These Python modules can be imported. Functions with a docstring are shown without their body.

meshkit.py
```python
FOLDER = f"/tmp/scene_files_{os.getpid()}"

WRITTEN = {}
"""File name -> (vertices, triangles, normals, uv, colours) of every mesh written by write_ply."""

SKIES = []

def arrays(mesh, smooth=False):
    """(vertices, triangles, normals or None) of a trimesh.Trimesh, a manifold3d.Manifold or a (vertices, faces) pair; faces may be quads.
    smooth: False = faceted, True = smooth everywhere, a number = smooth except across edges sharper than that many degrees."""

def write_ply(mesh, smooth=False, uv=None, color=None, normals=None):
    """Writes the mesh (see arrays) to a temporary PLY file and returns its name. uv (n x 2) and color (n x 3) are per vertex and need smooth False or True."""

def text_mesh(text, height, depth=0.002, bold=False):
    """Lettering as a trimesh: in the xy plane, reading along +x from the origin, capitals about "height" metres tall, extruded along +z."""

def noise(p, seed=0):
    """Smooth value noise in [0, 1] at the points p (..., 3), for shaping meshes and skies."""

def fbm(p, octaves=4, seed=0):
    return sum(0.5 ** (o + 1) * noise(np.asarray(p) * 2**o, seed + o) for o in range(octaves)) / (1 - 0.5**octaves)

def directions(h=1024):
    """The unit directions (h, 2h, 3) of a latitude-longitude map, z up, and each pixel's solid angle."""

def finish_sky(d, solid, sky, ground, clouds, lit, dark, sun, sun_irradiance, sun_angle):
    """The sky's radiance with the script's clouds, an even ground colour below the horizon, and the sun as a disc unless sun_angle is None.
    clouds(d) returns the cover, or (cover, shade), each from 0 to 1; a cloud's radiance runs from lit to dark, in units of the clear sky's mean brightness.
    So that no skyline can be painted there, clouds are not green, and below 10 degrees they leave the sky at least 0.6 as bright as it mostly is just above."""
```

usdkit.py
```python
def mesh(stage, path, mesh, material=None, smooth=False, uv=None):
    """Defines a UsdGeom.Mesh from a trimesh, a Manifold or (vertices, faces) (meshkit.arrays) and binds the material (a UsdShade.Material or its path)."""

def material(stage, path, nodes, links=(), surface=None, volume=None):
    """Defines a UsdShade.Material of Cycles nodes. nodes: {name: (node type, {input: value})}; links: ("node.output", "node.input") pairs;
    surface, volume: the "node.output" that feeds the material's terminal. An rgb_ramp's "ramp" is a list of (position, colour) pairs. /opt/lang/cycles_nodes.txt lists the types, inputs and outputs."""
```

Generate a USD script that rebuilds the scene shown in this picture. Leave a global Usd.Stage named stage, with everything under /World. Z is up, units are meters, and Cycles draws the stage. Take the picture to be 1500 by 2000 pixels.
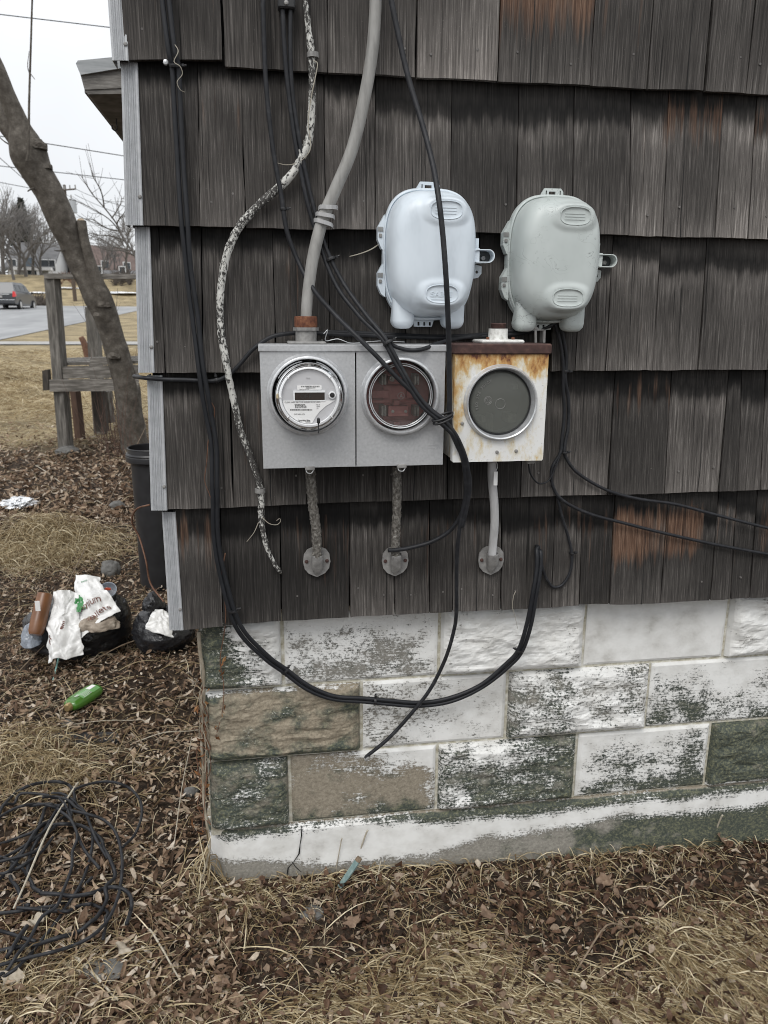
import math, numpy as np, trimesh, usdkit, meshkit
from pxr import Usd, UsdGeom, UsdLux, UsdShade, Gf, Sdf, Vt
from shapely.geometry import Polygon, Point, box as sbox
from shapely import affinity
import manifold3d as m3

stage = Usd.Stage.CreateInMemory()
UsdGeom.SetStageUpAxis(stage, 'Z')
UsdGeom.SetStageMetersPerUnit(stage, 1.0)
UsdGeom.Xform.Define(stage, '/World')
UsdGeom.Scope.Define(stage, '/World/Looks')

# ---------------------------------------------------------------- camera, sky, sun, exposure
FPX = 1500.0
YAW, PITCH, ROLL = np.radians([8.8, 14.0, 0.35])
EYE = np.array([0.0, -1.85, 1.515])
_cy, _sy, _cp, _sp = math.cos(YAW), math.sin(YAW), math.cos(PITCH), math.sin(PITCH)
_d = np.array([_sy*_cp, _cy*_cp, -_sp]); _r = np.array([_cy, -_sy, 0]); _u = np.cross(_r, _d)
_r, _u = math.cos(ROLL)*_r + math.sin(ROLL)*_u, -math.sin(ROLL)*_r + math.cos(ROLL)*_u
EXPOSURE = 0.72
cam = UsdGeom.Camera.Define(stage, '/World/camera')
M = Gf.Matrix4d(*_r, 0, *_u, 0, *(-_d), 0, *EYE, 1)
cam.AddTransformOp().Set(M)
cam.CreateFocalLengthAttr(26.0); cam.CreateHorizontalApertureAttr(26.0); cam.CreateVerticalApertureAttr(26.0*4/3)
cam.CreateFStopAttr(7.5); cam.CreateFocusDistanceAttr(1.8)
cam.CreateClippingRangeAttr((0.05, 1000.0))
cam.GetPrim().CreateAttribute('exposure', Sdf.ValueTypeNames.Float).Set(EXPOSURE)

SUN_EL, SUN_AZ = math.radians(52), math.radians(205)      # behind the photographer, veiled by cloud
SKY_STRENGTH = 0.1
CLOUD = 9.2
sky = UsdLux.DomeLight.Define(stage, '/World/sky')
sm = usdkit.material(stage, '/World/Looks/overcast_sky', {
    's': ('sky_texture', {'sky_type': 'single_scattering', 'sun_disc': False, 'sun_elevation': SUN_EL, 'sun_rotation': SUN_AZ}),
    'tc': ('texture_coordinate', {}),
    'xyz': ('separate_xyz', {}),
    'rise': ('map_range', {'from_min': 0.0, 'from_max': 1.0, 'to_min': 0.58, 'to_max': 1.0, 'clamp': True}),
    'n': ('noise_texture', {'scale': 2.2, 'detail': 4, 'roughness': 0.55}),
    'nv': ('map_range', {'from_min': 0.25, 'from_max': 0.75, 'to_min': 0.90, 'to_max': 1.08}),
    'k': ('math', {'math_type': 'multiply'}),
    'k2': ('math', {'math_type': 'multiply', 'value2': CLOUD}),
    'cl': ('vector_math', {'math_type': 'scale', 'vector1': (0.975, 0.992, 1.015)}),
    'mx': ('mix', {'fac': 0.94}),
    'bg': ('background_shader', {'strength': SKY_STRENGTH})},
    [('tc.generated', 'xyz.vector'), ('xyz.z', 'rise.value'), ('tc.generated', 'n.vector'), ('n.fac', 'nv.value'), ('rise.result', 'k.value1'), ('nv.result', 'k.value2'),
     ('k.value', 'k2.value1'), ('k2.value', 'cl.scale'), ('s.color', 'mx.color1'), ('cl.vector', 'mx.color2'), ('mx.color', 'bg.color')], surface='bg.background')
UsdShade.MaterialBindingAPI.Apply(sky.GetPrim()).Bind(sm)
sky.GetPrim().SetCustomDataByKey('kind', 'structure')
sun = UsdLux.DistantLight.Define(stage, '/World/sun')
sun.CreateNormalizeAttr(True); sun.CreateIntensityAttr(0.25); sun.CreateAngleAttr(28.0); sun.CreateColorAttr(Gf.Vec3f(1.0, 0.97, 0.93))
_sd = np.array([math.sin(SUN_AZ)*math.cos(SUN_EL), math.cos(SUN_AZ)*math.cos(SUN_EL), math.sin(SUN_EL)])
_sx = np.cross([0, 0, 1], _sd); _sx /= np.linalg.norm(_sx); _syv = np.cross(_sd, _sx)
sun.AddTransformOp().Set(Gf.Matrix4d(*_sx, 0, *_syv, 0, *_sd, 0, 0, 0, 50, 1))

# ---------------------------------------------------------------- where things stand
def ray(px, py):
    return _d + (px-750)/FPX*_r - (py-1000)/FPX*_u
def P(px, py, out=0.0):
    """the point OUT metres in front of the wall sheathing (y = -out) seen at a pixel of the photograph"""
    v = ray(px, py); return EYE + v*((-out-EYE[1])/v[1])
MOUNDS = [(-1.50, 3.55, .34, .17), (-1.95, 3.7, .3, .08), (-4.6, 13.0, .8, .28), (-5.6, 15.2, 1.0, .30), (-3.6, 10.8, .7, .14), (-4.6, 10.6, .7, .16), (-6.0, 13.6, .9, .25), (-.92, .74, .22, .04)]
def terrain(x, y):
    x, y = np.asarray(x, float), np.asarray(y, float)
    far = np.log1p(np.exp((y-4.0)/0.8))*0.8
    z = 0.042*np.minimum(far, 70) + 0.02*np.maximum(np.minimum(far, 120)-70, 0)
    ss = np.clip((y-63)/16, 0, 1); z = z + 2.5*ss*ss*(3-2*ss)
    z = z - 0.055*np.clip((x-0.2)/1.3, 0, 1)*np.clip((0.6-y)/0.6, 0, 1)
    for mx, my, mr, mh in MOUNDS: z = z+mh*np.exp(-((x-mx)**2+(y-my)**2)/mr**2)
    near = np.clip((18-np.abs(y))/6, 0, 1)
    p = np.stack([x*2.1, y*2.1, 0*x], -1); q = np.stack([x*9, y*9, 0*x+3], -1)
    z = z + near*(0.07*(meshkit.noise(p, 3)-0.5) + 0.022*(meshkit.noise(q, 5)-0.5))*np.clip(np.maximum(-y, np.maximum(-x-.2, y-.0)*1.0)/0.25, 0.15, 1)
    return z
def G(px, py, up=0.0):
    v = ray(px, py); lo, hi = 0.3, 400.0
    ts = np.geomspace(lo, hi, 700); q = EYE + v*ts[:, None]
    below = q[:, 2] < terrain(q[:, 0], q[:, 1])
    i = int(np.argmax(below)) if below.any() else len(ts)-1
    a, b = ts[max(i-1, 0)], ts[i]
    for _ in range(30):
        m = (a+b)/2; p = EYE + v*m
        if p[2] < terrain(p[0], p[1]): b = m
        else: a = m
    return EYE + v*b + np.array([0, 0, up])
def GZ_(px, py, z):
    v = ray(px, py); return EYE + v*((z-EYE[2])/v[2])
def V(px, py, y):
    """point at distance plane y"""
    v = ray(px, py); return EYE + v*((y-EYE[1])/v[1])
def scale_at(p):
    return float(np.dot(p-EYE, _d))/FPX        # metres per photo pixel

# ---------------------------------------------------------------- scene-tree helpers
COUNT, BASE = {}, {}
def numbered(parent, name):
    k = parent + '/' + name; n = COUNT.get(k, -1) + 1; COUNT[k] = n
    return k if n == 0 else f'{k}_{n:03d}'
def tag(prim, label=None, cat=None, group=None, kind=None):
    p = prim.GetPrim() if hasattr(prim, 'GetPrim') else prim
    for k, v in (('label', label), ('category', cat), ('group', group), ('kind', kind)):
        if v: p.SetCustomDataByKey(k, v)
    return p
def thing(name, label, cat, loc=(0, 0, 0), group=None, kind=None):
    path = numbered('/World', name)
    x = UsdGeom.Xform.Define(stage, path); x.AddTranslateOp().Set(Gf.Vec3d(*map(float, loc)))
    tag(x, label, cat, group, kind); BASE[path] = np.asarray(loc, float)
    return path
def xform(parent, name):
    path = numbered(parent, name); UsdGeom.Xform.Define(stage, path); BASE[path] = BASE.get(parent, np.zeros(3)); return path
def obj(name, mesh, mat, parent='/World', smooth=False, label=None, attrs=None, cat=None, kind=None, group=None):
    path = numbered(parent, name); off = BASE.get(parent, np.zeros(3))
    v, f, n = meshkit.arrays(mesh, smooth)
    if str(mat.GetPath()) in LITTER and not attrs:
        from scipy.sparse import coo_matrix
        from scipy.sparse.csgraph import connected_components
        e = np.vstack([f[:, [0, 1]], f[:, [1, 2]]])
        k, lab_ = connected_components(coo_matrix((np.ones(len(e)), (e[:, 0], e[:, 1])), shape=(len(v), len(v))), False)
        rg_ = np.random.default_rng(k); t1, t2 = rg_.random(k), rg_.random(k)
        attrs = {'tint': np.stack([t1, t2, t1], 1)[lab_]}
    g = usdkit.mesh(stage, path, (v-off, f), mat)
    if n is not None:
        g.CreateNormalsAttr(Vt.Vec3fArray.FromNumpy(n.astype(np.float32))); g.SetNormalsInterpolation('vertex')
    for k, a in (attrs or {}).items():
        UsdGeom.PrimvarsAPI(g).CreatePrimvar(k, Sdf.ValueTypeNames.Color3fArray, 'vertex').Set(Vt.Vec3fArray.FromNumpy(np.asarray(a, np.float32)))
    tag(g, label, cat, group, kind)
    BASE[path] = off
    return path

# ---------------------------------------------------------------- shapes
def cat_(ms):
    vs, fs, o = [], [], 0
    for m in ms:
        v, f, _ = meshkit.arrays(m)
        vs.append(v); fs.append(f+o); o += len(v)
    return np.vstack(vs), np.vstack(fs)
def bx(a, b, r=0.0):
    """box between two corners, edges chamfered by r"""
    a, b = np.minimum(a, b).astype(float), np.maximum(a, b).astype(float)
    if r <= 0: return trimesh.creation.box(bounds=[a, b])
    r = min(r, *(0.45*(b-a)))
    pts = []
    for s in np.ndindex(2, 2, 2):
        c = np.where(np.array(s) > 0, b, a); sg = np.where(np.array(s) > 0, -1, 1)*r
        for k in range(3):
            p = c + sg; p[k] = c[k]; pts.append(p)
    return trimesh.convex.convex_hull(np.array(pts))
def spline(pts, n=8):
    p = np.asarray(pts, float)
    if len(p) < 3: return p
    q = np.vstack([2*p[0]-p[1], p, 2*p[-1]-p[-2]]); out = []
    for i in range(1, len(q)-2):
        t = np.linspace(0, 1, n, endpoint=False)[:, None]
        a, b, c, d = q[i-1], q[i], q[i+1], q[i+2]
        out.append(0.5*((2*b)+(-a+c)*t+(2*a-5*b+4*c-d)*t**2+(-a+3*b-3*c+d)*t**3))
    return np.vstack(out+[p[-1:]])
def tube(points, radii, sides=8, caps=True):
    p = np.asarray(points, float); n = len(p)
    rad = np.broadcast_to(np.asarray(radii, float), (n,))
    t = np.gradient(p, axis=0); t /= np.linalg.norm(t, axis=1, keepdims=True)+1e-12
    a = np.zeros_like(p); ref = np.array([0, 0, 1.0]) if abs(t[0, 2]) < .9 else np.array([1.0, 0, 0])
    a[0] = np.cross(t[0], ref); a[0] /= np.linalg.norm(a[0])
    for i in range(1, n):
        w = a[i-1]-t[i]*np.dot(a[i-1], t[i]); a[i] = w/(np.linalg.norm(w)+1e-12)
    b = np.cross(t, a); ang = np.arange(sides)*2*np.pi/sides
    v = p[:, None]+rad[:, None, None]*(np.cos(ang)[None, :, None]*a[:, None]+np.sin(ang)[None, :, None]*b[:, None])
    i, j = np.meshgrid(np.arange(n-1), np.arange(sides), indexing='ij')
    q = np.stack([i*sides+j, i*sides+(j+1) % sides, (i+1)*sides+(j+1) % sides, (i+1)*sides+j], -1).reshape(-1, 4)
    f = np.vstack([q[:, [0, 1, 2]], q[:, [0, 2, 3]]]); v = v.reshape(-1, 3)
    if caps:
        v = np.vstack([v, p[0], p[-1]]); k = np.arange(sides); k2 = (k+1) % sides; e = (n-1)*sides
        f = np.vstack([f, np.stack([np.full(sides, n*sides), k2, k], 1), np.stack([np.full(sides, n*sides+1), e+k, e+k2], 1)])
    return v, f
def cyl(a, b, r, sides=20, r2=None):
    return tube([a, b], [r, r if r2 is None else r2], sides)
def lathe(profile, center, axis=(0, -1, 0), n=48, close=False):
    """profile of (radius, along axis)"""
    ax = np.asarray(axis, float); ax /= np.linalg.norm(ax)
    e1 = np.cross(ax, [0, 0, 1.0]) if abs(ax[2]) < .9 else np.array([1.0, 0, 0]); e1 /= np.linalg.norm(e1); e2 = np.cross(ax, e1)
    pr = np.asarray(profile, float); k = len(pr); th = np.arange(n)*2*np.pi/n
    v = np.asarray(center)+pr[:, 1][:, None, None]*ax+pr[:, 0][:, None, None]*(np.cos(th)[None, :, None]*e1+np.sin(th)[None, :, None]*e2)
    i, j = np.meshgrid(np.arange(k if close else k-1), np.arange(n), indexing='ij'); i2 = (i+1) % k
    q = np.stack([i*n+j, i2*n+j, i2*n+(j+1) % n, i*n+(j+1) % n], -1).reshape(-1, 4)
    return v.reshape(-1, 3), np.vstack([q[:, [0, 1, 2]], q[:, [0, 2, 3]]])
def grid(pts):
    """(ny, nx, 3) points to a sheet"""
    ny, nx = pts.shape[:2]
    i, j = np.meshgrid(np.arange(ny-1), np.arange(nx-1), indexing='ij')
    q = np.stack([i*nx+j, i*nx+j+1, (i+1)*nx+j+1, (i+1)*nx+j], -1).reshape(-1, 4)
    return pts.reshape(-1, 3), np.vstack([q[:, [0, 1, 2]], q[:, [0, 2, 3]]])
def slab(front, back):
    """closed slab between two (ny, nx, 3) sheets"""
    v, f = grid(front); vb, fb = grid(back); n = len(v)
    ny, nx = front.shape[:2]; idx = np.arange(n).reshape(ny, nx)
    ring = np.concatenate([idx[0, :-1], idx[:-1, -1], idx[-1, :0:-1], idx[:0:-1, 0]]); nxt = np.roll(ring, -1)
    side = np.vstack([np.stack([ring, ring+n, nxt+n], 1), np.stack([ring, nxt+n, nxt], 1)])
    return np.vstack([v, vb]), np.vstack([f, fb[:, ::-1]+n, side])
def plate(poly, out0, out1):
    """a shapely polygon in (x, z) extruded between two distances in front of the wall"""
    ms = []
    for g in getattr(poly, 'geoms', [poly]):
        m = trimesh.creation.extrude_polygon(g, abs(out1-out0), engine='earcut')
        v = np.array(m.vertices); o = min(out0, out1)
        ms.append((np.stack([v[:, 0], -(o+v[:, 2]), v[:, 1]], 1), np.array(m.faces)))
    return cat_(ms)
def text_at(s, height, origin, ex, ez, depth=0.0006, bold=False, center=False, squeeze=1.0):
    m = meshkit.text_mesh(s, height, depth, bold); v = np.array(m.vertices)
    v[:, 0] *= squeeze
    if center: v[:, 0] -= v[:, 0].max()/2
    ex, ez = np.asarray(ex, float), np.asarray(ez, float); en = np.cross(ex, ez)
    return np.asarray(origin)+v[:, :1]*ex+v[:, 1:2]*ez+v[:, 2:3]*en, np.array(m.faces)
def hull_spheres(list_):
    ms = [m3.Manifold.sphere(r, 16).translate(tuple(map(float, c))) for c, r in list_]
    return m3.Manifold.batch_hull(ms)
def patch(c00, c10, c11, c01, nx, ny, amp=0.0, freq=8, seed=0, bulge=0.0):
    """a crumpled sheet spanned by four corners; returns points and a function (u, v) -> point"""
    c = [np.asarray(x, float) for x in (c00, c10, c11, c01)]
    nrm = np.cross(c[1]-c[0], c[3]-c[0]); nrm /= np.linalg.norm(nrm)
    if np.dot(nrm, EYE-c[0]) < 0: nrm = -nrm
    def at(u, v, lift=0.0):
        u, v = np.asarray(u, float), np.asarray(v, float)
        U, W_ = u[..., None], v[..., None]
        p = c[0]*(1-U)*(1-W_)+c[1]*U*(1-W_)+c[2]*U*W_+c[3]*(1-U)*W_
        q = np.stack([u*freq*.6, v*freq, u*0+seed], -1)
        n = np.abs(meshkit.fbm(q, 4, seed)-.5)*2
        q2 = np.stack([(u+v)*freq*1.3, (u-v)*freq*.5, u*0+seed], -1)
        n = n+np.abs(meshkit.noise(q2, seed+7)-.5)
        e = meshkit.fbm(np.stack([u*4, v*4, u*0+9], -1), 3, seed+2)-.5
        p = p+nrm*((amp*(n-.5)+bulge*4*(u*(1-u)+v*(1-v))/2+lift)[..., None])
        return p+np.stack([e*amp*.9, e*0, (meshkit.noise(q*1.7+5, seed)-.5)*amp*1.2], -1)
    u, v = np.meshgrid(np.linspace(0, 1, nx), np.linspace(0, 1, ny))
    return at(u, v), at

# ---------------------------------------------------------------- materials
LK = '/World/Looks/'
def mat(name, nodes, links, surface='p.BSDF'):
    return usdkit.material(stage, LK+name, nodes, links, surface)
def plain(name, col, rough=.5, metal=0.0, **k):
    return mat(name, {'p': ('principled_bsdf', {'base_color': col, 'roughness': rough, 'metallic': metal, **k})}, [])
def noisy(name, stops, scale=(10, 10, 10), rough=.6, bump=0.3, dist=.002, detail=5, metal=0.0, r2=None, spec=.5, distort=0.0, **k):
    """colour from a ramp over noise stretched by SCALE in world space"""
    nodes = {'g': ('geometry', {}), 'm': ('mapping', {'scale': scale}), 'n': ('noise_texture', {'scale': 1, 'detail': detail, 'roughness': .62, 'distortion': distort}),
             'r': ('rgb_ramp', {'ramp': stops}), 'b': ('bump', {'strength': bump, 'distance': dist}),
             'p': ('principled_bsdf', {'roughness': rough, 'metallic': metal, 'specular_ior_level': spec, **k})}
    links = [('g.position', 'm.vector'), ('m.vector', 'n.vector'), ('n.fac', 'r.fac'), ('r.color', 'p.base_color'), ('n.fac', 'b.height'), ('b.normal', 'p.normal')]
    if r2:
        nodes['rr'] = ('map_range', {'from_min': .3, 'from_max': .7, 'to_min': r2[0], 'to_max': r2[1]}); links += [('n.fac', 'rr.value'), ('rr.result', 'p.roughness')]
    return mat(name, nodes, links)
LITTER = set()
def litter(name, stops, rough=.7, trans=0.25):
    """loose pieces: every piece of the mesh has its own tone (primvar tint)"""
    LITTER.add(LK+name)
    return mat(name, {'g': ('geometry', {}), 'a': ('attribute', {'attribute': 'tint'}), 'c': ('separate_color', {'color_type': 'rgb'}), 'r': ('rgb_ramp', {'ramp': stops}), 'm': ('mapping', {'scale': (160, 160, 160)}), 'n': ('noise_texture', {'scale': 1, 'detail': 3}),
                      'nv': ('map_range', {'from_min': .25, 'from_max': .75, 'to_min': .7, 'to_max': 1.25}), 'x': ('mix', {'mix_type': 'multiply', 'fac': 1.0}),
                      'p': ('principled_bsdf', {'roughness': rough, 'specular_ior_level': .25}), 't': ('translucent_bsdf', {}), 'k': ('mix_closure', {'fac': trans})},
               [('a.color', 'c.color'), ('c.r', 'r.fac'), ('g.position', 'm.vector'), ('m.vector', 'n.vector'), ('n.fac', 'nv.value'), ('r.color', 'x.color1'), ('nv.result', 'x.color2'),
                ('x.color', 'p.base_color'), ('x.color', 't.color'), ('p.BSDF', 'k.closure1'), ('t.BSDF', 'k.closure2')], 'k.closure')
def glass(name, tint=(.95, .97, .97), dust=0.0, dustcol=(.3, .3, .28), rough=.04):
    return mat(name, {'t': ('transparent_bsdf', {'color': tint}), 'g': ('glossy_bsdf', {'roughness': rough, 'color': (1, 1, 1)}), 'f': ('fresnel', {'IOR': 1.5}),
                      'm': ('mix_closure', {}), 'd': ('diffuse_bsdf', {'color': dustcol}), 'k': ('mix_closure', {'fac': dust})},
               [('f.fac', 'm.fac'), ('t.BSDF', 'm.closure1'), ('g.BSDF', 'm.closure2'), ('m.closure', 'k.closure1'), ('d.BSDF', 'k.closure2')], 'k.closure')

# weathered shingles: primvar wood = (tone, bare orange wood, height above the butt as a share of the exposure)
M_shingle = mat('weathered_shingle', {
    'g': ('geometry', {}), 'a': ('attribute', {'attribute': 'wood'}), 'c': ('separate_color', {'color_type': 'rgb'}),
    'm1': ('mapping', {'scale': (380, 80, 6.5)}), 'n1': ('noise_texture', {'scale': 1, 'detail': 7, 'roughness': .72}),
    'm2': ('mapping', {'scale': (85, 20, 3.2)}), 'n2': ('noise_texture', {'scale': 1, 'detail': 4, 'roughness': .6}),
    'm3': ('mapping', {'scale': (4.5, 3, 3.2)}), 'n3': ('noise_texture', {'scale': 1, 'detail': 4, 'roughness': .55}),
    'm4': ('mapping', {'scale': (420, 420, 260)}), 'n4': ('noise_texture', {'scale': 1, 'detail': 3, 'roughness': .7}),
    'base': ('rgb_ramp', {'ramp': [(.27, (.012, .0108, .010)), (.43, (.040, .036, .033)), (.56, (.072, .0655, .060)), (.72, (.19, .176, .164))]}),
    'fl': ('map_range', {'from_min': .64, 'from_max': .78, 'to_min': 0, 'to_max': .4}), 'fleck': ('mix', {'color2': (.26, .25, .23)}),
    'm5': ('mapping', {'scale': (150, 30, 1.6), 'location': (3, 1, 2)}), 'n5': ('noise_texture', {'scale': 1, 'detail': 2, 'roughness': .5}), 'ckm': ('map_range', {'from_min': .655, 'from_max': .70, 'to_min': 1, 'to_max': .28, 'clamp': True}), 'x4': ('mix', {'mix_type': 'multiply', 'fac': 1.0}),
    'h1': ('math', {'math_type': 'multiply_add', 'value2': .20, 'value3': -.10}), 'h2': ('math', {'math_type': 'multiply_add', 'value2': .32, 'value3': -.16}),
    'v1': ('math', {'math_type': 'add'}), 'v2': ('math', {'math_type': 'add'}),
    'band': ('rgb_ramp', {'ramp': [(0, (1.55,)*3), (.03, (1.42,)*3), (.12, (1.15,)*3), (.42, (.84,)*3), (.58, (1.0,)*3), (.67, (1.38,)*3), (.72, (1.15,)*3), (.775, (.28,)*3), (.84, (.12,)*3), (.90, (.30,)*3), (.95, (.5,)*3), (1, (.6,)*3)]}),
    'broad': ('map_range', {'from_min': .3, 'from_max': .7, 'to_min': .52, 'to_max': 1.5}),
    'x1': ('mix', {'mix_type': 'multiply', 'fac': 1.0}), 'x2': ('mix', {'mix_type': 'multiply', 'fac': 1.0}), 'x3': ('mix', {'mix_type': 'multiply', 'fac': 1.0}),
    'oh': ('math', {'math_type': 'multiply_add', 'value2': 2.2, 'value3': -1.1}), 'oa': ('math', {'math_type': 'add'}), 'og': ('math', {'math_type': 'greater_than', 'value2': .02}),
    'om': ('map_range', {'from_min': .38, 'from_max': 1.0, 'to_min': 0, 'to_max': .9, 'clamp': True}), 'omm': ('math', {'math_type': 'multiply'}),
    'oc': ('rgb_ramp', {'ramp': [(.32, (.030, .017, .011)), (.5, (.12, .066, .042)), (.68, (.27, .18, .125))]}), 'xo': ('mix', {}),
    'bh': ('math', {'math_type': 'add'}), 'b': ('bump', {'strength': .5, 'distance': .0022}), 'p': ('principled_bsdf', {'roughness': .78, 'specular_ior_level': .25})},
    [('a.color', 'c.color'), ('g.position', 'm1.vector'), ('g.position', 'm2.vector'), ('g.position', 'm3.vector'), ('g.position', 'm4.vector'),
     ('m1.vector', 'n1.vector'), ('m2.vector', 'n2.vector'), ('m3.vector', 'n3.vector'), ('m4.vector', 'n4.vector'),
     ('n1.fac', 'base.fac'), ('n4.fac', 'fl.value'), ('fl.result', 'fleck.fac'), ('base.color', 'fleck.color1'),
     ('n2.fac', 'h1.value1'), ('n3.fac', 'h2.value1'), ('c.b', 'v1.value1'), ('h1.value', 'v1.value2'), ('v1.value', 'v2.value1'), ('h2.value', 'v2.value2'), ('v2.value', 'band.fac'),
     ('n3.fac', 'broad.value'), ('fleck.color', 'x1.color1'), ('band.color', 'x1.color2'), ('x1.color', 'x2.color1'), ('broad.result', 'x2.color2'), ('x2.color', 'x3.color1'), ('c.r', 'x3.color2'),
     ('n2.fac', 'oh.value1'), ('oh.value', 'oa.value1'), ('c.g', 'oa.value2'), ('oa.value', 'om.value'), ('c.g', 'og.value1'), ('og.value', 'omm.value1'), ('om.result', 'omm.value2'), ('n1.fac', 'oc.fac'),
     ('omm.value', 'xo.fac'), ('g.position', 'm5.vector'), ('m5.vector', 'n5.vector'), ('n5.fac', 'ckm.value'), ('xo.color', 'x4.color1'), ('ckm.result', 'x4.color2'), ('x3.color', 'xo.color1'), ('oc.color', 'xo.color2'), ('x4.color', 'p.base_color'),
     ('n1.fac', 'bh.value1'), ('n2.fac', 'bh.value2'), ('bh.value', 'b.height'), ('b.normal', 'p.normal')])
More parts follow.
